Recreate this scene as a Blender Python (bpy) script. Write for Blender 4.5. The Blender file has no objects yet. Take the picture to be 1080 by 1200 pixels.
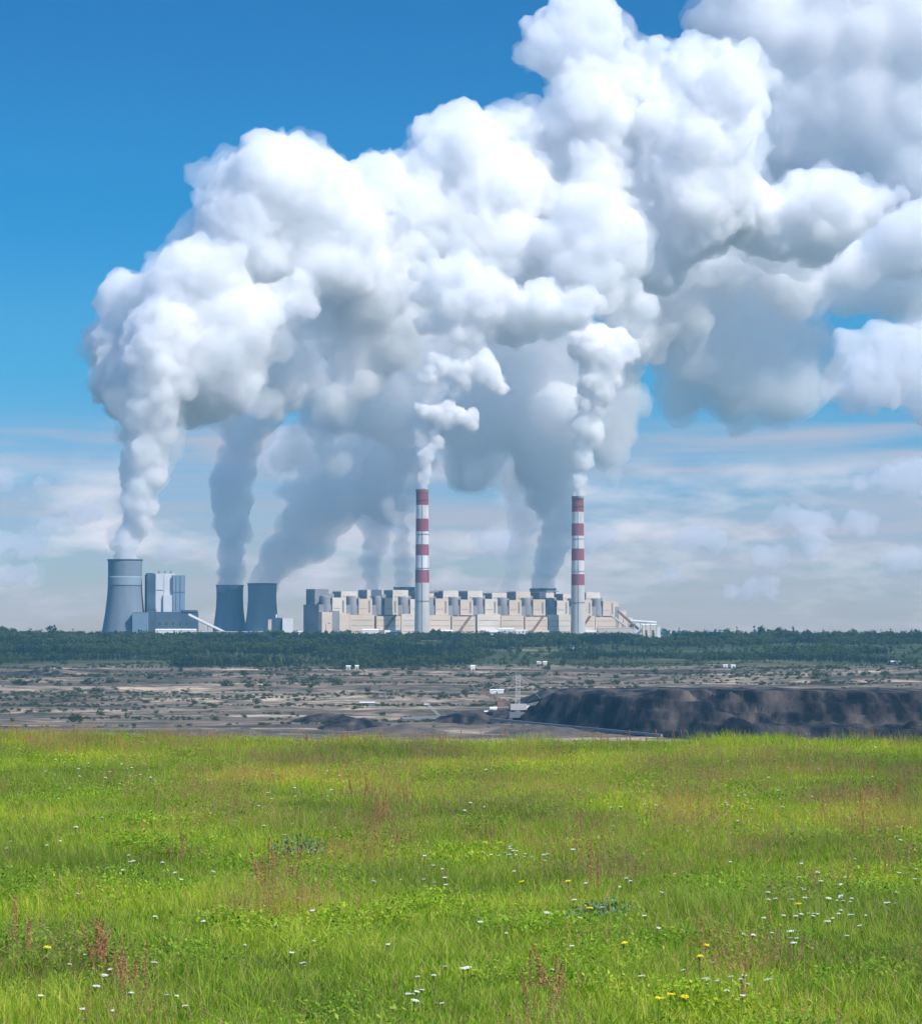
import bpy, bmesh, math, random
import numpy as np
from mathutils import Vector, Matrix, noise

sc = bpy.context.scene
col = sc.collection
R = math.radians

# ------------------------------------------------------------------ camera
F = 3000.0            # focal length in photo pixels (photo is 1080 wide)
CZ = 2.2              # eye height above the meadow
AL = math.atan(142 / F)


def P(px, py, d):
    """world point at depth d (metres along +Y) seen at photo pixel px, py"""
    x = px - 540
    y = 600 - py
    v = Vector((x, F * math.cos(AL) - y * math.sin(AL), F * math.sin(AL) + y * math.cos(AL)))
    return Vector((0, 0, CZ)) + v * (d / v.y)


cam = bpy.data.cameras.new('camera')
camo = bpy.data.objects.new('camera', cam)
col.objects.link(camo)
cam.sensor_fit = 'HORIZONTAL'
cam.sensor_width = 36
cam.lens = 36 * F / 1080
cam.clip_start = 0.5
cam.clip_end = 300000
camo.location = (0, 0, CZ)
camo.rotation_euler = (math.pi / 2 + AL, 0, 0)
sc.camera = camo

# ------------------------------------------------------------------ sun, sky, exposure
SUN_AZ = R(50)        # to the right of straight behind the camera
SUN_EL = R(46)
sd = Vector((math.sin(SUN_AZ) * math.cos(SUN_EL), -math.cos(SUN_AZ) * math.cos(SUN_EL), math.sin(SUN_EL)))
w = bpy.data.worlds.new('World')
sc.world = w
w.use_nodes = True
nt = w.node_tree
N = nt.nodes
L = nt.links
bg = N['Background']
sky = N.new('ShaderNodeTexSky')
sky.sky_type = 'NISHITA'
sky.sun_disc = False
sky.sun_elevation = SUN_EL
sky.sun_rotation = math.atan2(sd.x, sd.y)
sky.air_density = 1.0
sky.dust_density = 0.3
sky.ozone_density = 3.0
tc = N.new('ShaderNodeTexCoord')
sep = N.new('ShaderNodeSeparateXYZ')
L.new(tc.outputs['Generated'], sep.inputs[0])
ramp = N.new('ShaderNodeValToRGB')
L.new(sep.outputs['Z'], ramp.inputs[0])
cr = ramp.color_ramp
cr.interpolation = 'EASE'
stops = [(0.0, (0.52, 0.52, 0.62)), (0.05, (0.38, 0.50, 0.70)), (0.11, (0.12, 0.48, 0.70)),
         (0.17, (0.005, 0.37, 0.64)), (0.24, (0.0, 0.30, 0.58)), (0.36, (0.35, 0.6, 0.9)), (0.60, (1.6, 1.7, 1.8)), (1.0, (2.0, 2.0, 2.0))]
while len(cr.elements) < len(stops):
    cr.elements.new(0.5)
for e, (p_, c_) in zip(cr.elements, stops):
    e.position = p_
    e.color = (*c_, 1)
mul = N.new('ShaderNodeMix')
mul.data_type = 'RGBA'
mul.blend_type = 'MULTIPLY'
mul.inputs[0].default_value = 1
L.new(sky.outputs[0], mul.inputs[6])
L.new(ramp.outputs[0], mul.inputs[7])
# thin far stratus low in the sky
mp = N.new('ShaderNodeMapping')
L.new(tc.outputs['Generated'], mp.inputs[0])
mp.inputs['Scale'].default_value = (9, 9, 120)
mp.inputs['Location'].default_value = (3.1, 0.4, 1.7)
ns = N.new('ShaderNodeTexNoise')
ns.inputs['Scale'].default_value = 1.0
ns.inputs['Detail'].default_value = 6
ns.inputs['Distortion'].default_value = 0.4
L.new(mp.outputs[0], ns.inputs['Vector'])
r2 = N.new('ShaderNodeValToRGB')
r2.color_ramp.elements[0].position = 0.36
r2.color_ramp.elements[1].position = 0.60
L.new(ns.outputs['Fac'], r2.inputs[0])
win = N.new('ShaderNodeValToRGB')
L.new(sep.outputs['Z'], win.inputs[0])
we = win.color_ramp
we.interpolation = 'EASE'
ws = [(0.0, 0.55), (0.045, 0.8), (0.058, 0.4), (0.068, 1.0), (0.078, 0.85), (0.084, 0.0), (1.0, 0.0)]
while len(we.elements) < len(ws):
    we.elements.new(0.5)
for e, (p_, v_) in zip(we.elements, ws):
    e.position = p_
    e.color = (v_, v_, v_, 1)
mm = N.new('ShaderNodeMath')
mm.operation = 'MULTIPLY'
L.new(r2.outputs[0], mm.inputs[0])
L.new(win.outputs[0], mm.inputs[1])
mixc = N.new('ShaderNodeMix')
mixc.data_type = 'RGBA'
L.new(mm.outputs[0], mixc.inputs[0])
L.new(mul.outputs[2], mixc.inputs[6])
mixc.inputs[7].default_value = (3.9, 3.7, 4.1, 1)
# soft distant cumulus bank near the horizon
mpb = N.new('ShaderNodeMapping')
L.new(tc.outputs['Generated'], mpb.inputs[0])
mpb.inputs['Scale'].default_value = (22, 22, 70)
mpb.inputs['Location'].default_value = (1.3, 7.7, 0.35)
nsb = N.new('ShaderNodeTexNoise')
nsb.inputs['Scale'].default_value = 1.0
nsb.inputs['Detail'].default_value = 8
nsb.inputs['Roughness'].default_value = 0.55
L.new(mpb.outputs[0], nsb.inputs['Vector'])
rb = N.new('ShaderNodeValToRGB')
rb.color_ramp.elements[0].position = 0.47
rb.color_ramp.elements[1].position = 0.72
L.new(nsb.outputs['Fac'], rb.inputs[0])
wb = N.new('ShaderNodeValToRGB')
L.new(sep.outputs['Z'], wb.inputs[0])
wbe = wb.color_ramp
wbe.interpolation = 'EASE'
for e_, (p_, v_) in zip([wbe.elements[0], wbe.elements[1], wbe.elements.new(.5), wbe.elements.new(.6)], [(0, 0), (0, 0), (0, 0), (0, 0)]):
    pass
for e_, (p_, v_) in zip(wbe.elements, [(0.0, .35), (0.035, 1.0), (0.055, .8), (0.075, 0.0)]):
    e_.position = p_
    e_.color = (v_, v_, v_, 1)
mb_ = N.new('ShaderNodeMath')
mb_.operation = 'MULTIPLY'
L.new(rb.outputs[0], mb_.inputs[0])
L.new(wb.outputs[0], mb_.inputs[1])
mixb = N.new('ShaderNodeMix')
mixb.data_type = 'RGBA'
L.new(mb_.outputs[0], mixb.inputs[0])
L.new(mixc.outputs[2], mixb.inputs[6])
mixb.inputs[7].default_value = (6.6, 6.2, 6.4, 1)
L.new(mixb.outputs[2], bg.inputs[0])
bg.inputs[1].default_value = 0.11

sl = bpy.data.lights.new('sun', 'SUN')
sl.energy = 4.05
sl.angle = R(0.53)
sl.color = (1.0, 0.93, 0.85)
slo = bpy.data.objects.new('sun', sl)
col.objects.link(slo)
slo.location = (200, -100, 300)
slo.rotation_euler = sd.to_track_quat('Z', 'Y').to_euler()
sc.view_settings.view_transform = 'Standard'
sc.view_settings.look = 'None'
sc.view_settings.exposure = 0.38
sc.view_settings.gamma = 1.0
cy = sc.cycles
cy.use_adaptive_sampling = True
cy.adaptive_threshold = 0.03
cy.adaptive_min_samples = 16
cy.max_bounces = 32
cy.diffuse_bounces = 4
cy.volume_bounces = 26
cy.transmission_bounces = 4
cy.transparent_max_bounces = 128

# ------------------------------------------------------------------ helpers


def tag(o, label=None, cat=None, group=None, kind=None):
    if label:
        o['label'] = label
    if cat:
        o['category'] = cat
    if group:
        o['group'] = group
    if kind:
        o['kind'] = kind
    return o


def empty(name, loc, rz=0):
    o = bpy.data.objects.new(name, None)
    o.empty_display_size = 1
    o.location = loc
    o.rotation_euler = (0, 0, rz)
    col.objects.link(o)
    return o


class MB:
    """collects shapes, then links them as one mesh object"""

    def __init__(s):
        s.v = []
        s.f = []
        s.m = []

    def add(s, vs, fs, mi=0):
        n = len(s.v)
        s.v += [tuple(v) for v in vs]
        s.f += [tuple(i + n for i in f) for f in fs]
        s.m += [mi] * len(fs)

    def box(s, x0, x1, y0, y1, z0, z1, mi=0, top=None):
        """top: (x0,x1,y0,y1) of the upper face for tapered boxes"""
        t = top or (x0, x1, y0, y1)
        vs = [(x0, y0, z0), (x1, y0, z0), (x1, y1, z0), (x0, y1, z0), (t[0], t[2], z1), (t[1], t[2], z1), (t[1], t[3], z1), (t[0], t[3], z1)]
        s.add(vs, [(3, 2, 1, 0), (4, 5, 6, 7), (0, 1, 5, 4), (1, 2, 6, 5), (2, 3, 7, 6), (3, 0, 4, 7)], mi)

    def bar(s, a, b, r, mi=0, n=4, r2=None):
        a = Vector(a)
        b = Vector(b)
        q = (b - a).to_track_quat('Z', 'Y')
        r2 = r if r2 is None else r2
        vs = []
        for c, rr in ((a, r), (b, r2)):
            for k in range(n):
                an = 2 * math.pi * (k + .5) / n
                vs.append(c + q @ Vector((math.cos(an) * rr, math.sin(an) * rr, 0)))
        fs = [(k, (k + 1) % n, n + (k + 1) % n, n + k) for k in range(n)]
        fs += [tuple(range(n - 1, -1, -1)), tuple(range(n, 2 * n))]
        s.add(vs, fs, mi)

    def lathe(s, prof, n=48, mi=0, close=False, c=(0, 0)):
        vs = []
        for r_, z in prof:
            for k in range(n):
                an = 2 * math.pi * k / n
                vs.append((c[0] + math.cos(an) * r_, c[1] + math.sin(an) * r_, z))
        fs = []
        for i in range(len(prof) - 1):
            for k in range(n):
                a = i * n + k
                b = i * n + (k + 1) % n
                fs.append((a, b, b + n, a + n))
        n0 = len(s.f)
        s.add(vs, fs, mi)
        if close:
            m = len(prof) - 1
            s.add([vs[m * n + k] for k in range(n)], [tuple(range(n))], mi)

    def truss(s, a, b, h, wd, r, nseg, mi=0):
        """lattice boom from a to b, height h, width wd"""
        a = Vector(a)
        b = Vector(b)
        ax = (b - a).normalized()
        side = ax.cross(Vector((0, 0, 1))).normalized()
        up = side.cross(ax).normalized()
        def c(t, i, j):
            return a + (b - a) * t + side * (wd * (i - .5)) + up * (h * (j - .5))
        for i in (0, 1):
            for j in (0, 1):
                s.bar(c(0, i, j), c(1, i, j), r, mi)
        for k in range(nseg):
            t0, t1 = k / nseg, (k + 1) / nseg
            for i in (0, 1):
                s.bar(c(t0, i, k % 2), c(t1, i, 1 - k % 2), r * .7, mi)
                s.bar(c(t0, i, 0), c(t0, i, 1), r * .7, mi)
            s.bar(c(t0, 0, 1), c(t1, 1, 1), r * .7, mi)
            s.bar(c(t0, 0, 0), c(t1, 1, 0), r * .7, mi)

    def mesh(s, name, mats, smooth=False):
        me = bpy.data.meshes.new(name)
        me.from_pydata(s.v, [], s.f)
        if not isinstance(mats, (list, tuple)):
            mats = [mats]
        for m in mats:
            me.materials.append(m)
        me.polygons.foreach_set('material_index', s.m)
        if smooth:
            me.polygons.foreach_set('use_smooth', [True] * len(s.f))
        me.update()
        return me

    def build(s, name, mats, parent=None, smooth=False, loc=None, rz=0):
        o = bpy.data.objects.new(name, s.mesh(name, mats, smooth))
        col.objects.link(o)
        if parent:
            o.parent = parent
        if loc is not None:
            o.location = loc
            o.rotation_euler = (0, 0, rz)
        return o


def copy_tree(o, parent=None):
    c = o.copy()
    col.objects.link(c)
    if parent:
        c.parent = parent
    for ch in list(o.children):
        copy_tree(ch, c)
    return c


def mat(name, c, rough=.85, c2=None, scale=.2, stretch=(1, 1, 1), spec=.25, bump=0, detail=5, lo=.35, hi=.65, metal=0):
    m = bpy.data.materials.new(name)
    m.use_nodes = True
    t = m.node_tree
    b = t.nodes['Principled BSDF']
    b.inputs['Base Color'].default_value = (*c, 1)
    b.inputs['Roughness'].default_value = rough
    b.inputs['Specular IOR Level'].default_value = spec
    b.inputs['Metallic'].default_value = metal
    if c2:
        g = t.nodes.new('ShaderNodeNewGeometry')
        mp_ = t.nodes.new('ShaderNodeMapping')
        mp_.inputs['Scale'].default_value = stretch
        n = t.nodes.new('ShaderNodeTexNoise')
        n.inputs['Scale'].default_value = scale
        n.inputs['Detail'].default_value = detail
        r_ = t.nodes.new('ShaderNodeValToRGB')
        r_.color_ramp.elements[0].position = lo
        r_.color_ramp.elements[1].position = hi
        r_.color_ramp.elements[0].color = (*c, 1)
        r_.color_ramp.elements[1].color = (*c2, 1)
        t.links.new(g.outputs['Position'], mp_.inputs[0])
        t.links.new(mp_.outputs[0], n.inputs['Vector'])
        t.links.new(n.outputs['Fac'], r_.inputs[0])
        t.links.new(r_.outputs[0], b.inputs['Base Color'])
        if bump:
            bp = t.nodes.new('ShaderNodeBump')
            bp.inputs['Strength'].default_value = 1
            bp.inputs['Distance'].default_value = bump
            t.links.new(n.outputs['Fac'], bp.inputs['Height'])
            t.links.new(bp.outputs[0], b.inputs['Normal'])
    return m


def vol_mat(name, dens, an=0.25, c=(1, 1, 1)):
    m = bpy.data.materials.new(name)
    m.use_nodes = True
    t = m.node_tree
    t.nodes.clear()
    o = t.nodes.new('ShaderNodeOutputMaterial')
    v = t.nodes.new('ShaderNodeVolumeScatter')
    v.inputs['Color'].default_value = (*c, 1)
    v.inputs['Density'].default_value = dens
    v.inputs['Anisotropy'].default_value = an
    t.links.new(v.outputs[0], o.inputs['Volume'])
    m.cycles.homogeneous_volume = True
    return m


def fbm(x, y, z=0.0, o=4):
    return noise.fractal(Vector((x, y, z)), 1.0, 2.0, o)


def sst(a, b, x):
    t = min(1, max(0, (x - a) / (b - a)))
    return t * t * (3 - 2 * t)


def hill(t, pts):
    for (a, za), (b, zb) in zip(pts, pts[1:]):
        if t <= b:
            return za + (zb - za) * (t - a) / (b - a)
    return pts[-1][1]


# ------------------------------------------------------------------ ground
def meadow_z(x, y):
    crest = 52 + 2.5 * noise.noise(Vector((x * .09, 3.3, 0)))
    z = 0.10 * fbm(x * .12, y * .12, 1.7, 2) + 0.05 * sst(20, 50, y) + .10 * sst(0, -9, x) * sst(25, 48, y)
    z -= .17
    if y > crest:
        z -= (y - crest) ** 2 * .03 if y < crest + 6 else 1.08 + (y - crest - 6) * .36
    return z


PROF = [(60, -2), (400, -78), (1500, -86), (2150, -86), (2480, -84), (2800, -79), (3150, -71), (3450, -59.5), (3750, -50), (3900, -46.5), (4100, -42),
        (4600, -24), (5000, -11), (5300, -8), (20000, -8)]


def terr_z(x, y):
    if y < 62:
        return meadow_z(x, y) - (.6 if y > 57 else .25)
    z = hill(y, PROF)
    k = sst(500, 1500, y)
    a = sst(2200, 2700, y) * (1 - sst(3850, 4000, y))
    if a > 0:   # benches cut across the far side of the pit
        st = 7.0
        q = (z + 100 + 3.0 * fbm(x * .0021, y * .002, 4, 3)) / st
        fr = q - math.floor(q)
        zz = (math.floor(q) + sst(.62, .95, fr)) * st - 100
        z = z * (1 - a * .8) + zz * a * .8
        z += a * 1.3 * fbm(x * .02, y * .02, 2.0, 4)
    z += k * (2.2 * fbm(x * .004, y * .004, 7.0, 4) + .7 * fbm(x * .03, y * .03, 9.0, 3)) * (1 - .7 * sst(4600, 5300, y))
    return z


ys = [-120, -60, -20] + list(np.arange(0, 62, 1.2)) + [63, 70, 80, 100, 130, 170, 230, 300, 400, 600, 900, 1200, 1500, 1700, 1850] \
    + list(np.arange(1950, 4100, 8.5)) + list(np.arange(4100, 5400, 30)) + list(np.geomspace(5400, 9500, 20))
nx = 300
V = []
for y in ys:
    hw = 60 + .34 * max(0, y) + (40 if y < 400 else 300 * sst(400, 1500, y))
    for i in range(nx + 1):
        x = hw * (2 * i / nx - 1)
        V.append((x, y, terr_z(x, y)))
Fc = []
for j in range(len(ys) - 1):
    for i in range(nx):
        a = j * (nx + 1) + i
        Fc.append((a, a + 1, a + nx + 2, a + nx + 1))
me = bpy.data.meshes.new('pit_ground')
me.from_pydata(V, [], Fc)
me.polygons.foreach_set('use_smooth', [True] * len(Fc))
ground = bpy.data.objects.new('pit_ground', me)
col.objects.link(ground)
tag(ground, kind='structure')
# sandy, streaked pit soil that turns to scrubby green on the plain
gm = bpy.data.materials.new('pit_soil')
gm.use_nodes = True
t = gm.node_tree
b = t.nodes['Principled BSDF']
b.inputs['Roughness'].default_value = .95
b.inputs['Specular IOR Level'].default_value = .1
g = t.nodes.new('ShaderNodeNewGeometry')


def gn_noise(t, g, st, sc_, det, stops, dist=0.0):
    mp_ = t.nodes.new('ShaderNodeMapping')
    mp_.inputs['Scale'].default_value = st
    n = t.nodes.new('ShaderNodeTexNoise')
    n.inputs['Scale'].default_value = sc_
    n.inputs['Detail'].default_value = det
    n.inputs['Distortion'].default_value = dist
    n.inputs['Roughness'].default_value = .62
    r_ = t.nodes.new('ShaderNodeValToRGB')
    e = r_.color_ramp.elements
    while len(e) < len(stops):
        e.new(.5)
    for el, (p_, c_) in zip(e, stops):
        el.position = p_
        el.color = (*c_, 1)
    t.links.new(g.outputs['Position'], mp_.inputs[0])
    t.links.new(mp_.outputs[0], n.inputs['Vector'])
    t.links.new(n.outputs['Fac'], r_.inputs[0])
    return r_.outputs[0]


def mixn(t, fac, a, b_, bt='MIX'):
    m = t.nodes.new('ShaderNodeMix')
    m.data_type = 'RGBA'
    m.blend_type = bt
    if isinstance(fac, float):
        m.inputs[0].default_value = fac
    else:
        t.links.new(fac, m.inputs[0])
    for s_, q in ((6, a), (7, b_)):
        if isinstance(q, tuple):
            m.inputs[s_].default_value = (*q, 1)
        else:
            t.links.new(q, m.inputs[s_])
    return m.outputs[2]


c1 = gn_noise(t, g, (.25, 1, 3), .012, 8, [(.38, (.040, .034, .033)), (.45, (.15, .112, .085)), (.53, (.29, .22, .16)), (.62, (.54, .42, .29))], .6)
c2 = gn_noise(t, g, (.5, 1, 1), .05, 6, [(.40, (0.0, 0.0, 0.0)), (.62, (1, 1, 1))], .3)
c3 = mixn(t, c2, c1, gn_noise(t, g, (.5, 1, 1), .12, 4, [(.42, (.035, .05, .025)), (.6, (.13, .11, .09))]))
# green scrub up on the plain (beyond the pit rim)
sx = t.nodes.new('ShaderNodeSeparateXYZ')
t.links.new(g.outputs['Position'], sx.inputs[0])
mr = t.nodes.new('ShaderNodeMapRange')
mr.inputs[1].default_value = 3820
mr.inputs[2].default_value = 3990
t.links.new(sx.outputs['Y'], mr.inputs[0])
plain = gn_noise(t, g, (.4, 1, 1), .01, 6, [(.4, (.035, .05, .022)), (.58, (.075, .09, .04)), (.72, (.26, .22, .15))])
c4 = mixn(t, mr.outputs[0], c3, plain)
mr2 = t.nodes.new('ShaderNodeMapRange')
mr2.inputs[1].default_value = 60
mr2.inputs[2].default_value = 40
t.links.new(sx.outputs['Y'], mr2.inputs[0])
c5 = mixn(t, mr2.outputs[0], c4, (.04, .05, .02))
t.links.new(c5, b.inputs['Base Color'])
bp = t.nodes.new('ShaderNodeBump')
bp.inputs['Distance'].default_value = 3
bn = t.nodes.new('ShaderNodeTexNoise')
bn.inputs['Scale'].default_value = .09
bn.inputs['Detail'].default_value = 8
t.links.new(g.outputs['Position'], bn.inputs['Vector'])
t.links.new(bn.outputs['Fac'], bp.inputs['Height'])
t.links.new(bp.outputs[0], b.inputs['Normal'])
me.materials.append(gm)

# meadow turf sheet, the soil the grass grows from
V = []
mys = list(np.arange(2, 66, .8))
mxs = list(np.arange(-24, 24.1, .8))
for y in mys:
    for x in mxs:
        V.append((x, y, meadow_z(x, y)))
n1 = len(mxs)
Fc = [(j * n1 + i, j * n1 + i + 1, (j + 1) * n1 + i + 1, (j + 1) * n1 + i) for j in range(len(mys) - 1) for i in range(n1 - 1)]
me = bpy.data.meshes.new('meadow')
me.from_pydata(V, [], Fc)
me.polygons.foreach_set('use_smooth', [True] * len(Fc))
me.materials.append(mat('turf_soil', (.035, .05, .015), .95, (.06, .07, .025), 3))
tag_o = bpy.data.objects.new('meadow', me)
col.objects.link(tag_o)
tag(tag_o, kind='structure')

# ------------------------------------------------------------------ spoil heap on the right
M_coal = mat('dark_spoil', (.008, .010, .016), .95, (.13, .105, .09), .05, (1.3, .35, .5), .1, 4, 9, .42, .72)
M_brown = mat('brown_spoil', (.07, .058, .052), .95, (.15, .12, .10), .06, (1, 1, 1), .1, 1.5, 7)


def heightfield(name, xs, ys_, fn, m, kind='structure'):
    V = [(x, y, fn(x, y)) for y in ys_ for x in xs]
    n_ = len(xs)
    Fc = [(j * n_ + i, j * n_ + i + 1, (j + 1) * n_ + i + 1, (j + 1) * n_ + i) for j in range(len(ys_) - 1) for i in range(n_ - 1)]
    me = bpy.data.meshes.new(name)
    me.from_pydata(V, [], Fc)
    me.polygons.foreach_set('use_smooth', [True] * len(Fc))
    me.materials.append(m)
    o = bpy.data.objects.new(name, me)
    col.objects.link(o)
    if kind:
        o['kind'] = kind
    return o


def foot(x):
    return hill(x, [(-50, 2900), (40, 2520), (65, 2450), (154, 2120), (230, 1990), (350, 1900), (900, 1800)])


def spoil_z(x, y):
    g0 = foot(x) + 14 * fbm(x * .012, 1.1, 0, 4)
    # gullies that run down the face aslant
    u = x + (y - g0) * .55
    rg = 1 - abs(noise.noise(Vector((u * .03, .3, 5)))) * 2
    rg2 = 1 - abs(noise.noise(Vector((u * .11, .9, 8)))) * 2
    top = hill(x, [(20, -84), (50, -80), (90, -58), (120, -54), (200, -49.5), (350, -47.5), (900, -47)])
    top += 1.6 * fbm(x * .01, 6.0, 0, 3)
    t1 = (y - g0)
    base = -93
    mid = base + (top - base) * (.50 + .14 * noise.noise(Vector((x * .008, 2, 2))))
    bench = 60 + 40 * noise.noise(Vector((x * .007, 8, 1)))
    wm = sst(180, 240, x)
    z1 = base + (top - base) * sst(0, 135, t1)
    z2 = base + (mid - base) * sst(0, 60, t1) + (top - mid) * sst(60 + bench, 125 + bench, t1)
    z = z1 * (1 - wm) + z2 * wm
    s_ = sst(0, 40, t1) * (1 - sst(150 + bench * wm, 210 + bench * wm, t1))
    z += s_ * (2.8 * rg + 2.0 * rg2 - 2.0) + s_ * 2.6 * fbm(x * .03, y * .03, 3, 5)
    z += s_ * 1.6 * math.sin(z * .75 + 2 * fbm(x * .01, y * .01, 9, 2))
    z += .9 * sst(100, 200, t1) * fbm(x * .02, y * .02, 1, 3)
    z -= 40 * sst(420, 520, t1)
    return z


heightfield('spoil_heap', np.arange(20, 640, 2.2), np.arange(1780, 2900, 4.5), spoil_z, M_coal)


def mound_fn(cx, cy, rx, ry, h, seed):
    def fn(x, y):
        r_ = math.hypot((x - cx) / rx, (y - cy) / ry)
        k = max(0, 1 - r_ * r_)
        return -90 + (h + 5) * k * (1 + .5 * fbm(x * .03, y * .02, seed, 4)) + 1.0 * fbm(x * .1, y * .05, seed, 3) * k
    return fn


for i, (px, py, wpx, h, m, lab) in enumerate([(415, 853, 60, 7, M_coal, 0), (470, 858, 75, 6, M_brown, 0), (548, 846, 60, 6.5, M_coal, 0),
                                            (380, 846, 60, 5, M_coal, 0), (35, 815, 70, 5, M_coal, 0), (640, 858, 90, 5, M_brown, 0), (250, 862, 110, 4.5, M_brown, 0)]):
    d = (CZ + 84) * F / (py - 742)
    c = P(px, py, d)
    rx = wpx * d / F
    fn = mound_fn(c.x, d + 40, rx, 90, h, i * 3.1)
    if py < 840:
        zb = terr_z(c.x, d)
        f0 = fn
        fn = lambda x, y, f0=f0, zb=zb: f0(x, y) + 86 + zb
    heightfield('spoil_mound', np.linspace(c.x - rx, c.x + rx, 60), np.linspace(d - 50, d + 130, 40), fn, m)

# ------------------------------------------------------------------ materials for the plant
M_beige = mat('beige_cladding', (.54, .44, .34), .8, (.60, .50, .40), .02, (1, 1, 3))
M_beige2 = mat('pale_cladding', (.56, .49, .41), .8, (.64, .57, .49), .02, (1, 1, 3))
M_grey = mat('grey_cladding', (.21, .21, .22), .8, (.27, .27, .28), .03)
M_dark = mat('dark_opening', (.05, .06, .07), .7)
M_blue = mat('slate_blue_cladding', (.05, .085, .125), .75, (.08, .12, .16), .03)
M_bluel = mat('light_blue_cladding', (.16, .24, .32), .75, (.20, .28, .36), .03)
M_conc = mat('tower_concrete', (.15, .19, .24), .9, (.22, .26, .31), .05, (1, 1, .1), .25, 0, 6, .3, .75)
M_conc2 = mat('shade_lifted_concrete', (.24, .27, .31), .9, (.32, .35, .38), .05, (1, 1, .1), .25, 0, 6, .3, .75)  # tower concrete with its colour lightened to offset the plume shade
M_band = mat('pale_concrete_band', (.22, .28, .33), .9, (.25, .31, .36), .03)
M_white = mat('white_cladding', (.78, .78, .76), .7, (.70, .70, .69), .05)
M_red = mat('red_chimney_paint', (.33, .095, .125), .8, (.24, .07, .09), .08, (1, 1, .15))
M_chw = mat('white_chimney_paint', (.70, .70, .69), .8, (.50, .49, .47), .08, (1, 1, .15))
M_chg = mat('pale_concrete_shaft', (.52, .51, .49), .85, (.46, .45, .43), .04, (1, 1, .3))
M_steel = mat('grey_steel', (.20, .21, .22), .6)
M_rust = mat('rusty_steel', (.22, .12, .09), .8, (.30, .2, .16), .1)
M_pale = mat('pale_grey_cladding', (.66, .67, .67), .8, (.56, .58, .60), .03, (1, 1, .2))
GZ = -8.5

# ------------------------------------------------------------------ striped chimneys


def chimney(px, d, ytop, bands, rt, rb, label):
    b0 = P(px, 742, d)
    zt = P(px, ytop, d).z
    root = empty('striped_chimney', (b0.x, d, GZ))
    tag(root, label, 'chimney', 'tall red and white striped chimneys')
    H = zt - GZ
    def rad(z):
        return rt + (rb - rt) * (1 - z / H) ** 1.3
    s = MB()
    zs = [H] + [P(px, y, d).z - GZ for y in bands] + [0]
    for k in range(len(zs) - 1):
        z1, z0 = zs[k], zs[k + 1]
        mi = 2 if k == len(zs) - 2 else (0 if k % 2 == 0 else 1)
        steps = 1 if k < len(zs) - 2 else 8
        pr = [(rad(z0 + (z1 - z0) * i / steps), z0 + (z1 - z0) * i / steps) for i in range(steps + 1)]
        s.lathe(pr, 40, mi)
    s.build('shaft', [M_red, M_chw, M_chg], root, True)
    c = MB()
    c.lathe([(rt + .9, H - 5), (rt + .9, H + .8), (rt - 1.6, H + .8), (rt - 1.6, H - 8)], 40)
    c.build('cap_ring', M_rust, root)
    for fz in (.93, .70, .47, .25):
        z = H * fz
        g_ = MB()
        g_.lathe([(rad(z) + .05, z), (rad(z) + 1.3, z), (rad(z) + 1.3, z + .25), (rad(z) + .05, z + .25)], 40)
        g_.lathe([(rad(z) + 1.25, z + 1.1), (rad(z) + 1.3, z + 1.2), (rad(z) + 1.25, z + 1.25)], 40)
        g_.build('gallery', M_steel, root)
    ld = MB()
    ld.box(-.5, .5, -rad(0) - .6, -rad(0) + .3, 3, H * .93, 0, (-.5, .5, -rad(H * .93) - .6, -rad(H * .93) + .3))
    ld.build('ladder', M_steel, root)
    return root


ch1 = chimney(494.5, 5430, 574, [592, 608, 623, 638, 651, 668, 683], 13.0, 16.5, 'red and white striped chimney nearer the left, in front of the beige boiler house')
ch2 = chimney(677, 5700, 582, [600, 613.5, 628, 643, 657, 673, 686], 13.0, 16.5, 'striped chimney towards the right end of the beige boiler house, its top band dull red')

# ------------------------------------------------------------------ cooling towers


def cooling_tower(px, d, ytop, rtop, rbase, label, band=None, m=M_conc):
    b0 = P(px, 742, d)
    zt = P(px, ytop, d).z - GZ
    root = empty('cooling_tower', (b0.x, d, GZ))
    tag(root, label, 'cooling tower', 'cooling towers of the power station')
    zth = zt * .80
    rth = rtop * .975
    def rad(z):
        if z > zth:
            return rth + (rtop - rth) * ((z - zth) / (zt - zth)) ** 1.5
        k = (rbase / rth) ** 2 - 1
        return rth * math.sqrt(1 + k * ((zth - z) / zth) ** 2)
    s = MB()
    n = 26
    z0 = 9.0
    pr = [(rad(z0 + (zt - z0) * i / n), z0 + (zt - z0) * i / n) for i in range(n + 1)]
    inner = [(r_ - 1.2, z) for r_, z in reversed(pr)]
    s.lathe(pr + inner + [pr[0]], 72)
    s.build('shell', m, root, True)
    rim = MB()
    rim.lathe([(rtop + .05, zt - 2), (rtop + 1.3, zt - 1.6), (rtop + 1.3, zt + .6), (rtop - 1.9, zt + .6), (rtop - 1.9, zt - 1)], 72)
    rim.build('rim', M_blue, root)
    lg = MB()
    for k in range(36):
        a0 = 2 * math.pi * k / 36
        for da in (-.5, .5):
            a1 = a0 + da * 2 * math.pi / 36
            rr = rad(z0) - .6
            lg.bar((math.cos(a0) * (rad(0) + .5), math.sin(a0) * (rad(0) + .5), 0), (math.cos(a1) * rr, math.sin(a1) * rr, z0 + .4), .5)
    lg.build('column_ring', m, root)
    if band:
        bz1, bz0 = [P(px, y, d).z - GZ for y in band]
        bb = MB()
        pr = [(rad(bz0 + (bz1 - bz0) * i / 6) + .25, bz0 + (bz1 - bz0) * i / 6) for i in range(7)]
        bb.lathe([(pr[0][0] - .3, bz0)] + pr + [(pr[-1][0] - .3, bz1)], 72)
        bb.build('painted_band', M_band, root, True)
    return root


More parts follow.
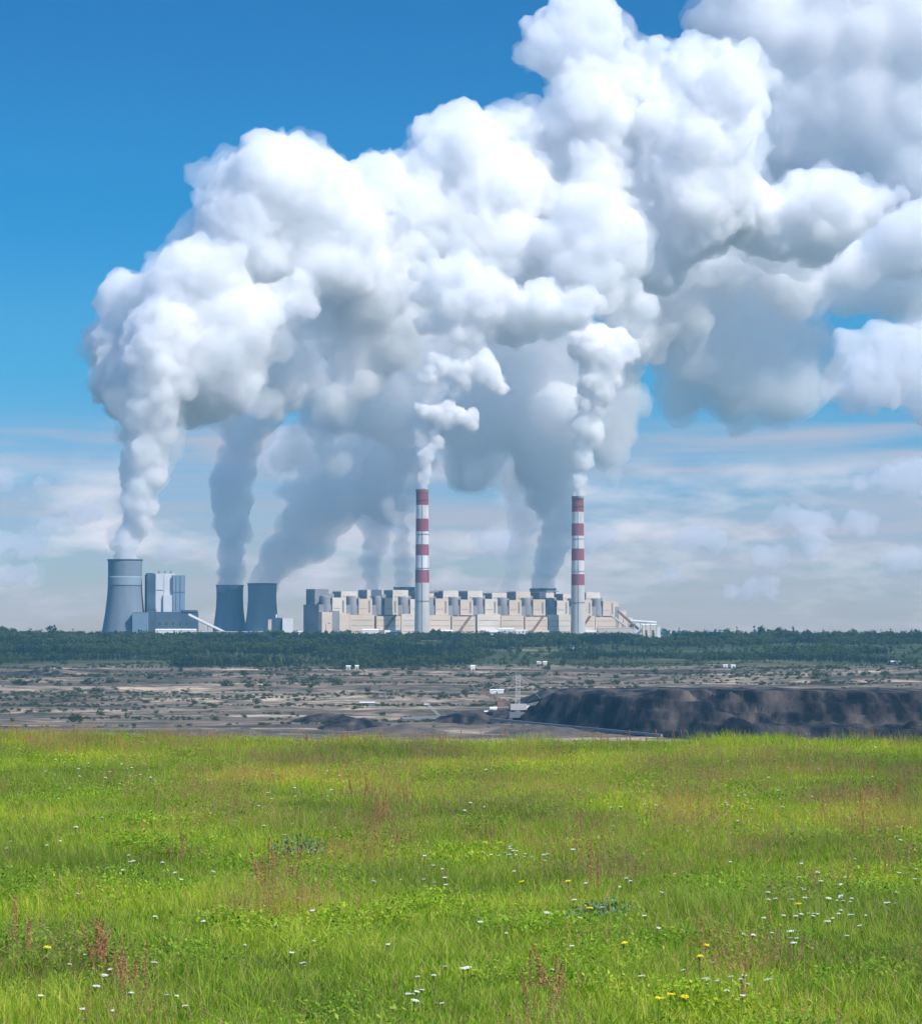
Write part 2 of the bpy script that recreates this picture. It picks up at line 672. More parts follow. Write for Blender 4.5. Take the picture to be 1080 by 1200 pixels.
cooling_tower(146, 5500, 656, 37, 51, 'tall slate grey cooling tower with a pale band, leftmost', (675.5, 687))
cooling_tower(269, 6300, 686, 33.5, 45, 'middle grey cooling tower, left of the pair with steam drifting off', None, M_conc2)
cooling_tower(307, 6250, 684, 35.5, 47, 'grey cooling tower right of the pair, behind the small white building', None, M_conc2)
cooling_tower(473.5, 6500, 688.5, 27, 46, 'cooling tower hidden behind the boiler house, its rim showing left of the first chimney')
cooling_tower(636, 6450, 690, 33, 50, 'cooling tower behind the boiler house roof, rim showing left of the second chimney')

# ------------------------------------------------------------------ main boiler house (long building turned 40 degrees)
TH = R(35)
o0 = P(373.5, 742, 5400)
bh = empty('boiler_house', (o0.x, 5400, GZ), TH)
tag(bh, 'very long beige boiler house with stepped roof blocks behind both striped chimneys', 'power plant building')
LEN = 806
NU = 12
PITCH = 66
base = MB()
base.box(0, LEN, .1, 62, 0, 71)
base.build('main_hall', M_grey, bh)
HF = 52
fr_ = MB()
fr_.box(-1, 24, -14, -.1, 0, HF + 3, 0)
fr_.box(24.1, 46, -9, -.1, 0, HF + 6, 1)
fr_.box(46.1, 70, -8, -.1, 0, HF, 0)
fr_.box(8, 9.5, -14.3, -14.02, 0, 30, 1)
fr_.box(14, 20, -14.3, -14.02, 30, 33, 1)
fr_.build('end_bay', [M_beige, M_grey], bh)
for i in range(NU):
    u0 = 6 + i * PITCH
    # back row: tall blocks
    s = MB()
    hh = 104 - (4 if i % 3 == 1 else 0)
    s.box(u0, u0 + (40 if i else 34), 26, 61.5, 71.02, hh, 0 if i else 1)
    s.box(u0 - .3, u0 - .02, 27, 60.5, 72, hh - 2, 1)  # grey panel puts the shade of the left face into the colour
    s.box(u0 + 40.1, u0 + 53, 34, 58, 71.02, hh - 9 - (i % 2) * 3, 1)
    for q in range(3):
        s.box(u0 + 5 + q * 11, u0 + 9 + q * 11, 25.7, 25.97, 88, 90.5, 1)
    s.build('tall_roof_block', [M_beige2 if i % 4 else M_beige, M_grey, M_dark], bh)
    if i in (4, 9):
        r0 = MB()
        r0.box(u0 - 3, u0 + 52, 24, 62, hh + .02, hh + 2.4)
        r0.build('roof_slab', M_grey, bh)
    # front row: lower blocks
    s = MB()
    v0 = u0 + 26
    s.box(v0, v0 + 34, -3, 25.9, 50, 86 - (i % 2) * 2, 0)
    s.box(v0 - .3, v0 - .02, -2, 25, 51, 83, 1)  # left side darkened by colour, painted shade rather than other cladding
    s.box(v0 + 24, v0 + 29, -3.3, -3.02, 54, 80, 2)
    s.box(v0 + 3, v0 + 20, -3.2, -3.02, 62, 63.2, 1)
    s.build('low_roof_block', [M_beige if i % 3 else M_beige2, M_grey, M_grey], bh)
    c = MB()
    c.lathe([(9.5, 50), (9.5, 87), (8.0, 89), (3.0, 90.5)], 24, 0, True, (v0 - 11, 6))
    c.build('silo', M_grey, bh, True)
    for dv in (8, 26):
        c = MB()
        c.lathe([(2.6, 71.0), (2.6, 90), (2.0, 90.3), (2.0, 89)], 14, 0, False, (v0 - 12, dv - 4))
        c.build('vent_stack', M_steel, bh)
    # facade bay
    f = MB()
    u1 = u0 + 62
    f.box(max(u0, 70.2), u1 if i else 71.5, -8 - (i % 4 == 2) * 3, -.1, 0, HF - (i % 3) * 2.5, 0)
    for z in (14, 26, 38):
        if i:
            f.box(u0 + 3, u1 - 3, -8.25 - (i % 4 == 2) * 3, -8.02 - (i % 4 == 2) * 3, z, z + .9, 1)
    f.build('facade_bay', [M_beige if i % 3 else M_beige2, M_steel], bh)
    if i % 2 == 0 and i:
        g_ = MB()
        g_.box(u0 + 8, u0 + 50, -30, -11.2, 0, 17)
        g_.box(u0 + 10, u0 + 48, -30.3, -30.02, 10, 12.5, 1)
        g_.build('annex', [M_white if i % 4 else M_beige2, M_dark], bh)
    k_ = MB()
    if i in (2, 5, 8, 10):
        k_.truss((u0 + 4, -15, 2), (u0 + 48, -13, HF - 2), 3.4, 3.4, .5, 8)
        k_.build('inclined_gallery', M_rust, bh)
# stepped right end
e = MB()
e.box(LEN + .1, LEN + 22, 0, 60, 0, 62)
e.box(LEN + 22.1, LEN + 44, 4, 54, 0, 46)
e.box(LEN + 2, LEN + 15, 20, 50, 62.02, 82)
e.box(LEN + 44.1, LEN + 62, 8, 50, 0, 30)
e.build('stepped_end_block', M_beige, bh)

# right end: coal galleries and sheds
xr = lambda px, d: P(px, 742, d).x


def shed(px0, px1, ytop, d, depth, m, label, cat='shed', name='low_shed', roof=M_white, pitch=0.0, doors=True, base=GZ, group=None):
    x0, x1 = xr(px0, d), xr(px1, d)
    h = P(px0, ytop, d).z - base
    root = empty(name, ((x0 + x1) / 2, d, base))
    tag(root, label, cat, group)
    wd = (x1 - x0) / 2
    s = MB()
    s.box(-wd, wd, 0, depth, 0, h - pitch)
    s.build('wall', m, root)
    r_ = MB()
    if pitch:
        r_.add([(-wd - .5, -.5, h - pitch), (wd + .5, -.5, h - pitch), (wd + .5, depth + .5, h - pitch), (-wd - .5, depth + .5, h - pitch),
                (-wd - .5, depth / 2, h), (wd + .5, depth / 2, h)], [(0, 1, 5, 4), (2, 3, 4, 5), (0, 4, 3), (1, 2, 5), (3, 2, 1, 0)])
    else:
        r_.box(-wd - .6, wd + .6, -.6, depth + .6, h + .02, h + 1.0)
    r_.build('roof', roof, root)
    if doors:
        n = max(1, int(wd * 2 / 14))
        for k in range(n):
            dx = -wd + (k + .5) * wd * 2 / n
            q = MB()
            q.box(dx - min(2.2, wd * .3), dx + min(2.2, wd * .3), -.3, -.02, 0, h * .55)
            q.build('door', M_dark, root)
    return root


shed(742, 752, 729, 5850, 60, M_white, 'white transfer house at the right end, left of the long pale shed', 'industrial building', 'transfer_house', doors=False)
shed(753, 769, 731, 5900, 40, M_beige2, 'long pale shed at the far right end of the power station', 'shed', pitch=3)
shed(769.5, 773.5, 734, 5850, 20, M_white, 'small white kiosk at the right tip of the power station', 'kiosk', 'kiosk', doors=False)
shed(700, 741, 736, 5700, 30, M_beige2, 'low cream building at the foot of the right end of the boiler house', 'industrial building', 'low_building')
shed(585, 602, 736, 5400, 26, M_white, 'white roofed shed between the two chimneys, left one of the pair', 'shed', pitch=3)
shed(604, 617, 738, 5380, 20, M_white, 'smaller white shed between the two chimneys, right one of the pair', 'shed', pitch=2)
shed(425, 443, 737, 5330, 26, M_white, 'white shed at the foot of the boiler house left of the first chimney', 'shed', pitch=3)
shed(510, 530, 738, 5340, 26, M_beige2, 'pale shed just right of the first chimney foot', 'shed', pitch=3)


def conveyor(pa, pb, da, db, h, m, label, legs=4, name='conveyor_bridge', base=None):
    a = P(*pa, da)
    b_ = P(*pb, db)
    root = empty(name, (a.x, a.y, 0))
    tag(root, label, 'conveyor')
    s = MB()
    a2 = Vector((0, 0, a.z))
    b2 = Vector((b_.x - a.x, b_.y - a.y, b_.z))
    s.bar(a2, b2, h, 0, 4)
    s.build('gallery', m, root)
    t_ = MB()
    t_.truss(a2 - Vector((0, 0, h * 1.1)), b2 - Vector((0, 0, h * 1.1)), h * .9, h * 1.2, h * .12, 10)
    t_.build('lattice_girder', M_steel, root)
    for k in range(1, legs):
        c = a2.lerp(b2, k / legs)
        bz = (GZ if base is None else base)
        if c.z - bz < 3:
            continue
        l_ = MB()
        l_.bar((c.x - 2, c.y, bz), (c.x, c.y, c.z - h), .5)
        l_.bar((c.x + 2, c.y, bz), (c.x, c.y, c.z - h), .5)
        l_.build('leg', M_steel, root)
    return root


conveyor((724, 716), (748, 737), 5800, 5830, 2.4, M_rust, 'brown inclined coal conveyor falling from the right end of the boiler house')
conveyor((715, 720), (742, 740), 5750, 5760, 2.4, M_beige2, 'lower cream conveyor in front of the brown one at the right end')
conveyor((738, 727), (768, 729), 5780, 5860, 2.4, M_white, 'level white conveyor bridge running to the far right shed', 5)

# ------------------------------------------------------------------ new block at the left
x0 = xr(172, 5480)
S5 = 5480 / F
nb = empty('generating_block', (x0, 5480, GZ), R(14))
tag(nb, 'tall block of grey, white and blue boiler towers right of the leftmost cooling tower', 'power plant building')
hy = lambda y: P(0, y, 5480).z - GZ
s = MB(); s.box(0, 10.1 * S5, 0, 40, 0, hy(673)); s.box(1, 8 * S5, 2, 30, hy(673) + .02, hy(671.5)); s.build('stair_tower', M_blue, nb)
s = MB(); s.box(10.2 * S5, 33 * S5, 4, 66, hy(717), hy(672)); s.build('white_boiler_tower', M_pale, nb)
s = MB(); s.box(30 * S5, 44.5 * S5, -4, 50, hy(717), hy(674)); s.build('blue_boiler_tower', M_bluel, nb)
s = MB(); s.box(19 * S5, 29.9 * S5, -2, 3.9, hy(717), hy(697)); s.build('bunker_bay', M_pale, nb)
s = MB(); s.box(20 * S5, 20.3 * S5, 3.4, 3.96, hy(716), hy(673)); s.box(10.7 * S5, 19 * S5, 3.4, 3.96, hy(692), hy(691)); s.build('cladding_joint', M_bluel, nb)
s = MB(); s.box(33.2 * S5, 34 * S5, -4.4, -4.02, hy(716), hy(675)); s.box(38 * S5, 39 * S5, -4.4, -4.02, hy(716), hy(675)); s.box(30 * S5, 44 * S5, -4.4, -4.02, hy(694.6), hy(693.5)); s.build('panel_joint', M_blue, nb)
s = MB(); s.box(9.5 * S5, 59 * S5, -20, 70, 0, hy(717.2)); s.box(40 * S5, 58 * S5, -22, 60, hy(717.2) + .02, hy(715)); s.build('turbine_hall', M_blue, nb)
for k in range(5):
    s = MB(); s.box((12 + k * 8) * S5, (15 + k * 8) * S5, -20.4, -20.02, hy(733), hy(729)); s.build('window', M_dark, nb)
for k in range(3):
    s = MB(); s.lathe([(2, hy(672)), (2, hy(668.5)), (1.5, hy(668.5))], 12, 0, False, ((16 + k * 7) * S5, 30)); s.build('roof_vent', M_steel, nb)
shed(155, 173, 718, 5440, 40, M_bluel, 'pale blue clad pump house at the foot of the leftmost cooling tower', 'industrial building', 'pump_house', M_bluel, doors=False)
shed(172, 181.5, 714, 5450, 20, M_blue, 'narrow dark blue service tower left of the blue turbine hall', 'industrial building', 'service_tower', M_blue, doors=False)
shed(182, 229, 737, 5380, 26, M_white, 'long low white shed in front of the dark blue turbine hall', 'shed', pitch=2.5)
shed(232, 312, 740.5, 5350, 16, M_bluel, 'long low pale wall building running right from the white shed', 'shed', pitch=0, doors=False)
conveyor((221, 720), (266, 742), 5400, 5420, 3.0, M_white, 'white inclined conveyor bridge sloping down right of the blue hall')
# small white building with dark recess
wb = empty('white_building', (xr(314, 5380), 5380, GZ))
tag(wb, 'small white building with a dark recess right of the cooling tower pair', 'industrial building')
hy2 = lambda y: P(0, y, 5380).z - GZ
k5 = 5380 / F
s = MB(); s.box(0, 4 * k5, 0, 30, 0, hy2(726)); s.build('side_wing', M_beige2, wb)
s = MB(); s.box(4.05 * k5, 17 * k5, 2, 30, 0, hy2(724)); s.build('recessed_bay', M_blue, wb)
s = MB(); s.box(17.05 * k5, 28 * k5, -3, 30, 0, hy2(725)); s.box(17 * k5, 28.2 * k5, -3.3, 31, hy2(725) + .02, hy2(724.3)); s.build('main_wing', M_white, wb)
s = MB(); s.lathe([(2, hy2(724)), (2, hy2(720)), (1, hy2(720))], 12, 0, False, (9 * k5, 15)); s.build('roof_vent', M_white, wb)
shed(343, 355, 739.5, 5340, 16, M_beige2, 'tiny pale shed between the small white building and the boiler house', 'shed', pitch=1.5, doors=False)

# ------------------------------------------------------------------ trees


def leaf_material(name, c, c2, tr=.25):
    m = bpy.data.materials.new(name)
    m.use_nodes = True
    t = m.node_tree
    b = t.nodes['Principled BSDF']
    b.inputs['Roughness'].default_value = .8
    b.inputs['Specular IOR Level'].default_value = .15
    g = t.nodes.new('ShaderNodeObjectInfo')
    a = t.nodes.new('ShaderNodeAttribute')
    a.attribute_name = 'tint'
    add = t.nodes.new('ShaderNodeMath')
    add.operation = 'MULTIPLY_ADD'
    add.inputs[1].default_value = .5
    t.links.new(g.outputs['Random'], add.inputs[0])
    hm = t.nodes.new('ShaderNodeMath')
    hm.operation = 'MULTIPLY'
    hm.inputs[1].default_value = .5
    t.links.new(a.outputs['Fac'], hm.inputs[0])
    t.links.new(hm.outputs[0], add.inputs[2])
    mx = mixn(t, add.outputs[0], c, c2)
    t.links.new(mx, b.inputs['Base Color'])
    tl = t.nodes.new('ShaderNodeBsdfTranslucent')
    t.links.new(mx, tl.inputs[0])
    ms = t.nodes.new('ShaderNodeMixShader')
    ms.inputs[0].default_value = tr
    t.links.new(b.outputs[0], ms.inputs[1])
    t.links.new(tl.outputs[0], ms.inputs[2])
    t.links.new(ms.outputs[0], t.nodes['Material Output'].inputs[0])
    return m


M_leaf = leaf_material('deciduous_leaves', (.025, .055, .018), (.13, .165, .055))
M_needle = leaf_material('pine_needles', (.012, .032, .020), (.045, .075, .035))
M_bark = mat('bark', (.07, .055, .045), .95)


def set_tint(me, vals):
    a = me.attributes.new('tint', 'FLOAT', 'FACE')
    a.data.foreach_set('value', vals)


def tree_mesh(name, kind, h, seed, n=260):
    rng = random.Random(seed)
    s = MB()
    tints = []
    s.bar((0, 0, -1), (rng.uniform(-.3, .3), 0, h * .75), .28, 1, 5, .08)
    tints += [0] * 7
    if kind == 'pine':
        for k in range(5):
            an = rng.uniform(0, 6.28); z = h * rng.uniform(.35, .8)
            s.bar((0, 0, z), (math.cos(an) * 1.6, math.sin(an) * 1.6, z + .6), .1, 1, 4, .04); tints += [0] * 6
    else:
        for k in range(6):
            an = rng.uniform(0, 6.28); z = h * rng.uniform(.25, .5)
            s.bar((0, 0, z), (math.cos(an) * 2.4, math.sin(an) * 2.4, z + 3), .14, 1, 4, .05); tints += [0] * 6
    clumps = []
    for k in range(11):
        if kind == 'pine':
            z = rng.uniform(.3, .98)
            rr = h * .17 * (1.15 - z)
            an = rng.uniform(0, 6.28); q = rng.uniform(.2, 1) * rr
            clumps.append((Vector((math.cos(an) * q, math.sin(an) * q, z * h)), h * .10 * (1.5 - z)))
        elif kind == 'tree':
            an = rng.uniform(0, 6.28); q = rng.uniform(0, 1) ** .5 * h * .26
            z = rng.uniform(.30, .88)
            clumps.append((Vector((math.cos(an) * q, math.sin(an) * q, z * h)), h * rng.uniform(.10, .17)))
        else:
            an = rng.uniform(0, 6.28); q = rng.uniform(0, 1) ** .5 * h * .6
            clumps.append((Vector((math.cos(an) * q, math.sin(an) * q, rng.uniform(.2, .7) * h)), h * rng.uniform(.2, .36)))
    for c, r_ in clumps:
        ct = rng.random()
        for k in range(n // 11):
            d = Vector((rng.gauss(0, 1), rng.gauss(0, 1), rng.gauss(0, 1))).normalized()
            p = c + d * r_ * rng.uniform(.55, 1.08)
            q = Vector((rng.gauss(0, 1), rng.gauss(0, 1), rng.gauss(0, 1))) .normalized()
            nn = (d + q * .7).normalized()
            u = nn.orthogonal().normalized()
            v = nn.cross(u)
            sz = r_ * rng.uniform(.22, .42)
            s.add([p + u * sz, p + v * sz * .8, p - u * sz * .9, p - v * sz], [(0, 1, 2, 3)], 0)
            tints.append(min(1, max(0, ct * .6 + rng.random() * .4)))
    me = s.mesh(name, [M_needle if kind == 'pine' else M_leaf, M_bark])
    set_tint(me, tints)
    return me


tree_vars = [tree_mesh('birch_tree', 'tree', 14, 11), tree_mesh('birch_tree', 'tree', 12, 12), tree_mesh('birch_tree', 'tree', 16, 13)]
pine_vars = [tree_mesh('pine_tree', 'pine', 15, 21), tree_mesh('pine_tree', 'pine', 13, 22)]
bush_vars = [tree_mesh('shrub', 'bush', 4.2, 31, 200), tree_mesh('shrub', 'bush', 3.4, 32, 200), tree_mesh('shrub', 'bush', 5, 33, 200)]


def gn_scatter(name, pts, rots, scales, idx, var_meshes, kind='stuff'):
    """one object that instances the variant meshes on its points"""
    me = bpy.data.meshes.new(name)
    me.from_pydata([tuple(p) for p in pts], [], [])
    a = me.attributes.new('rot', 'FLOAT_VECTOR', 'POINT'); a.data.foreach_set('vector', np.array(rots, dtype=np.float32).ravel())
    a = me.attributes.new('scl', 'FLOAT_VECTOR', 'POINT'); a.data.foreach_set('vector', np.array(scales, dtype=np.float32).ravel())
    a = me.attributes.new('pick', 'INT', 'POINT'); a.data.foreach_set('value', np.array(idx, dtype=np.int32))
    o = bpy.data.objects.new(name, me)
    col.objects.link(o)
    cl = bpy.data.collections.new(name + '_variants')
    for k, m_ in enumerate(var_meshes):
        cl.objects.link(bpy.data.objects.new('%s_variant_%02d' % (name, k), m_))
    ng = bpy.data.node_groups.new(name, 'GeometryNodeTree')
    ng.interface.new_socket('Geometry', in_out='INPUT', socket_type='NodeSocketGeometry')
    ng.interface.new_socket('Geometry', in_out='OUTPUT', socket_type='NodeSocketGeometry')
    gi = ng.nodes.new('NodeGroupInput'); go = ng.nodes.new('NodeGroupOutput')
    ip = ng.nodes.new('GeometryNodeInstanceOnPoints')
    ci = ng.nodes.new('GeometryNodeCollectionInfo')
    ci.inputs['Collection'].default_value = cl
    ci.inputs['Separate Children'].default_value = True
    ci.inputs['Reset Children'].default_value = True
    def attr(nm, ty):
        n_ = ng.nodes.new('GeometryNodeInputNamedAttribute')
        n_.data_type = ty
        n_.inputs[0].default_value = nm
        return n_.outputs[0]
    ng.links.new(gi.outputs[0], ip.inputs['Points'])
    ng.links.new(ci.outputs[0], ip.inputs['Instance'])
    ip.inputs['Pick Instance'].default_value = True
    ng.links.new(attr('pick', 'INT'), ip.inputs['Instance Index'])
    e2r = ng.nodes.new('FunctionNodeEulerToRotation')
    ng.links.new(attr('rot', 'FLOAT_VECTOR'), e2r.inputs[0])
    ng.links.new(e2r.outputs[0], ip.inputs['Rotation'])
    ng.links.new(attr('scl', 'FLOAT_VECTOR'), ip.inputs['Scale'])
    ng.links.new(ip.outputs[0], go.inputs[0])
    md = o.modifiers.new('scatter', 'NODES')
    md.node_group = ng
    if kind:
        o['kind'] = kind
    return o


rng = random.Random(5)


def wood_density(x, y):
    """thins the wood towards the pit and opens clearings"""
    px = 540 + x / y * F
    n = fbm(x * .004 + 3, y * .003, 1.0, 3)
    edge = 3880 + 130 * fbm(px * .012, 5, 0, 3) + (120 if px > 760 else 0) + (230 if 80 < px < 200 else 0) - (40 if 200 < px < 560 else 0)
    if px > 700:
        cut = .05 + .22 * (1 - sst(4300, 4800, y))
    else:
        cut = -.28 + .22 * (1 - sst(4000, 4500, y))
    if y < edge:
        return 0
    return 1 if n > cut - .25 * sst(4600, 5000, y) else .06


front = []
back = []
for k in range(30000):
    y = rng.uniform(3800, 5290)
    x = rng.uniform(-.23, .23) * y
    if rng.random() > wood_density(x, y):
        continue
    z = terr_z(x, y) - .3
    sc_ = rng.uniform(.5, 1.1) * (.8 if y < 4300 else 1) * (1 + .35 * fbm(x * .01, y * .01, 50, 2))
    px = 540 + x / y * F
    if y > 5200:
        sc_ *= .9
        if 100 < px < 790:
            sc_ *= .72
        elif rng.random() < .12:
            sc_ *= 1.5
    back.append((x, y, z, sc_))
for k in range(2600):   # beyond the plant, on the plain
    y = rng.uniform(5300, 9200)
    x = rng.uniform(-.23, .23) * y
    px = 540 + x / y * F
    if 90 < px < 790 and y < 7000:
        continue
    back.append((x, y, terr_z(x, y) - .3, rng.uniform(.6, 1.2) * (1 + 1.0 * max(0, fbm(x * .008, 3.0, 8, 3)))))
back.sort(key=lambda q: q[1])
seen = [q for q in back if abs(q[0]) < .182 * q[1] and q[1] < 4700]
front = []
step = seen[:]
for q in step:
    if len(front) >= 290:
        break
    front.append(q)
fs = set(front)
rest = [q for q in back if q not in fs]


def kind_of(x, y):
    return fbm(x * .006, y * .006, 12, 2) > .05


for (x, y, z, s_) in front:
    pine = kind_of(x, y)
    m_ = rng.choice(pine_vars if pine else tree_vars)
    o = bpy.data.objects.new('pine_tree' if pine else 'birch_tree', m_)
    col.objects.link(o)
    o.location = (x, y, z)
    o.rotation_euler = (0, 0, rng.uniform(0, 6.28))
    o.scale = (s_ * rng.uniform(.9, 1.3), s_ * rng.uniform(.9, 1.3), s_)
    if pine:
        tag(o, 'dark green pine at the near edge of the wood above the pit', 'tree', 'pines along the near edge of the wood')
    else:
        tag(o, 'leafy green tree at the near edge of the wood above the pit', 'tree', 'leafy trees along the near edge of the wood')
av = tree_vars + pine_vars
idx = [(3 + rng.randrange(2)) if kind_of(q[0], q[1]) else rng.randrange(3) for q in rest]
gn_scatter('woodland', [q[:3] for q in rest], [(0, 0, rng.uniform(0, 6.28)) for q in rest],
           [(q[3] * rng.uniform(1.0, 1.5),) * 2 + (q[3],) for q in rest], idx, av)
tag(bpy.data.objects['woodland'], 'dense dark green wood between the pit and the power station', 'woodland')

# shrubs on the pit benches
n = 0
tries = 0
while n < 290 and tries < 12000:
    tries += 1
    y = rng.uniform(2450, 3950) if rng.random() < .5 else rng.uniform(3200, 3950)
    x = rng.uniform(-.185, .185) * y
    px = 540 + x / y * F
    if px > 600 and y < 2900:
        continue
    if fbm(x * .004, y * .009, 20, 3) < .02:
        continue
    o = bpy.data.objects.new('shrub', rng.choice(bush_vars))
    col.objects.link(o)
    o.location = (x, y, terr_z(x, y) - .2)
    s_ = rng.uniform(.4, 1.9)
    o.scale = (s_ * rng.uniform(1, 1.8), s_ * rng.uniform(1, 1.5), s_)
    o.rotation_euler = (0, 0, rng.uniform(0, 6.28))
    tag(o, 'dark green shrub growing on the sandy benches of the pit', 'shrub', 'shrubs scattered over the pit benches')
    n += 1

sp_, sr_, ss_, si_ = [], [], [], []
for k in range(26000):
    y = rng.uniform(2350, 4000)
    x = rng.uniform(-.2, .2) * y
    n_ = fbm(x * .0035, y * .011, 61, 4) + .5 * fbm(x * .03, y * .03, 5, 2)
    if n_ < .16 + .12 * sst(3000, 2400, y):
        continue
    if 540 + x / y * F > 600 and y < 2900:
        continue
    sp_.append((x, y, terr_z(x, y) - .3))
    sr_.append((0, 0, rng.uniform(0, 6.28)))
    q = rng.uniform(.2, .75)
    ss_.append((q * 1.4, q * 1.4, q))
    si_.append(rng.randrange(3))
gn_scatter('pit_scrub', sp_, sr_, ss_, si_, bush_vars)
tag(bpy.data.objects['pit_scrub'], 'low dark scrub spreading in bands over the sandy pit benches', 'scrub')

# ------------------------------------------------------------------ machines and huts in the pit


def on_ground(px, py, lo=2050, hi=5200):
    """depth where the sight line through a pixel meets the ground"""
    d = lo
    while d < hi:
        p = P(px, py, d)
        if p.z <= terr_z(p.x, d):
            return d
        d += 6
    return hi


def hut(px, py, wpx, hpx, m, label, roof=M_white, name='hut', cat='hut'):
    d = on_ground(px, py)
    k = d / F
    p = P(px, py, d)
    root = empty(name, (p.x, d, terr_z(p.x, d) - .3))
    tag(root, label, cat)
    wd, h = wpx * k / 2, hpx * k
    s = MB(); s.box(-wd, wd, 0, wd * .9 + 2, 0, h * .8); s.build('wall', m, root)
    s = MB(); s.add([(-wd - .4, -.4, h * .8 + .02), (wd + .4, -.4, h * .8 + .02), (wd + .4, wd * .9 + 2.4, h * .8 + .02), (-wd - .4, wd * .9 + 2.4, h * .8 + .02),
                     (-wd - .4, wd * .45 + 1, h + .3), (wd + .4, wd * .45 + 1, h + .3)], [(0, 1, 5, 4), (2, 3, 4, 5), (0, 4, 3), (1, 2, 5), (3, 2, 1, 0)])
    s.build('roof', roof, root)
    s = MB(); s.box(-.7, .7, -.25, -.02, .1, min(h * .6, 2.6)); s.build('door', M_dark, root)


hut(430, 827, 17, 4.0, M_steel, 'long white roofed shelter on the pit floor left of the middle', name='field_shelter', cat='shelter')
hut(582, 813, 16, 5, M_white, 'wide white hut on the bench behind the excavator')
hut(578, 837, 8, 8, M_white, 'bright white cabin on the dark pit floor left of the excavator', name='site_cabin', cat='cabin')
hut(570, 838, 5, 5, M_chg, 'small grey white cabin beside the bright white cabin', name='site_cabin', cat='cabin')
hut(554, 786, 5, 6, M_white, 'little white hut at the wood edge above the middle of the pit')
hut(408, 785, 5, 5, M_chg, 'left one of two pale little huts at the wood edge')
hut(418, 785, 4, 5, M_chg, 'right one of two pale little huts at the wood edge')
hut(635, 779, 12, 4, M_beige2, 'pale low hut in the scrub between the chimneys below the wood')
hut(480, 760, 5, 3, M_white, 'tiny white house in the wood below the first chimney', name='house', cat='house')
hut(670, 762, 4, 3.5, M_white, 'left one of two white houses in the wood below the second chimney', name='house', cat='house')
hut(685, 762, 6, 3.5, M_white, 'right one of two white houses in the wood below the second chimney', name='house', cat='house')
hut(850, 783, 5, 4, M_white, 'left one of two small white huts on the rim right of the chimneys')
hut(859, 783, 5, 4, M_white, 'right one of two small white huts on the rim right of the chimneys')
hut(1053, 779, 18, 4.5, M_bluel, 'long white roofed barn in the trees at the far right', name='barn', cat='barn')
hut(500, 828, 6, 3, M_steel, 'low grey hut on the pit floor near the dark mounds')

# spreader machine
d = 2560
zg = terr_z(xr(606, d), d)
k = d / F
sp = empty('mining_spreader', (xr(606, d), d, zg))
tag(sp, 'tall mining spreader with lattice booms and a mast beside the black spoil heap', 'mining machine')
for sx_ in (-7, 7):
    s = MB()
    s.box(sx_ - 2, sx_ + 2, -9, 9, 0, 3.4, 0, (sx_ - 2, sx_ + 2, -7, 7))
    s.build('crawler_track', M_dark, sp)
s = MB(); s.box(-8, 8, -6, 6, 3.42, 9); s.lathe([(5, 9.02), (5, 11)], 20, 0, True); s.build('undercarriage', M_steel, sp)
s = MB(); s.box(-7, 9, -5, 5, 11.02, 17); s.build('machine_house', M_chg, sp)
s = MB(); s.box(9.02, 12.5, -3, 1, 12, 15.5); s.build('cab', M_white, sp)
s = MB(); s.truss((0, 0, 17), (1, 0, 46), 4, 4, .4, 10); s.build('mast', M_chg, sp)
s = MB(); s.truss((6, 0, 14), (46, -10, 24), 3, 3, .35, 14); s.build('discharge_boom', M_chg, sp)
s = MB(); s.truss((-6, 0, 15), (-36, 5, 30), 3, 3, .35, 12); s.build('receiving_boom', M_rust, sp)
s = MB(); s.bar((1, 0, 46), (44, -10, 25), .18); s.bar((1, 0, 46), (25, -5, 20), .18); s.bar((1, 0, 46), (-34, 5, 30), .18); s.bar((0, 0, 44), (-16, 2, 22), .18); s.build('stay_cable', M_chg, sp)
s = MB(); s.box(-20, -13, -3, 3, 14, 19); s.build('counterweight', M_rust, sp)

conveyor((470, 842), (560, 838), 2480, 2620, 1.6, M_steel, 'low grey belt conveyor across the pit floor left of the cabins', 8, 'belt_conveyor', -86)
conveyor((575, 843), (775, 862), 2470, 2130, 1.5, M_steel, 'long belt conveyor on the pit floor below the black spoil heap', 14, 'belt_conveyor', -86)
s = MB()
mroot = empty('lattice_mast', (xr(516, 2560), 2560, terr_z(xr(516, 2560), 2560)))
tag(mroot, 'slanting lattice crane boom on the pit floor left of the white cabins', 'crane')
s.truss((0, 0, 4), (-16, 0, 20), 1.8, 1.8, .3, 9); s.build('boom', M_chg, mroot)
s = MB(); s.box(-2, 6, -2, 2, 0, 4); s.build('machine_house', M_rust, mroot)
s = MB(); s.bar((4, 0, 4), (2, 0, 12), .3); s.bar((2, 0, 12), (-16, 0, 20), .12); s.build('back_stay', M_steel, mroot)

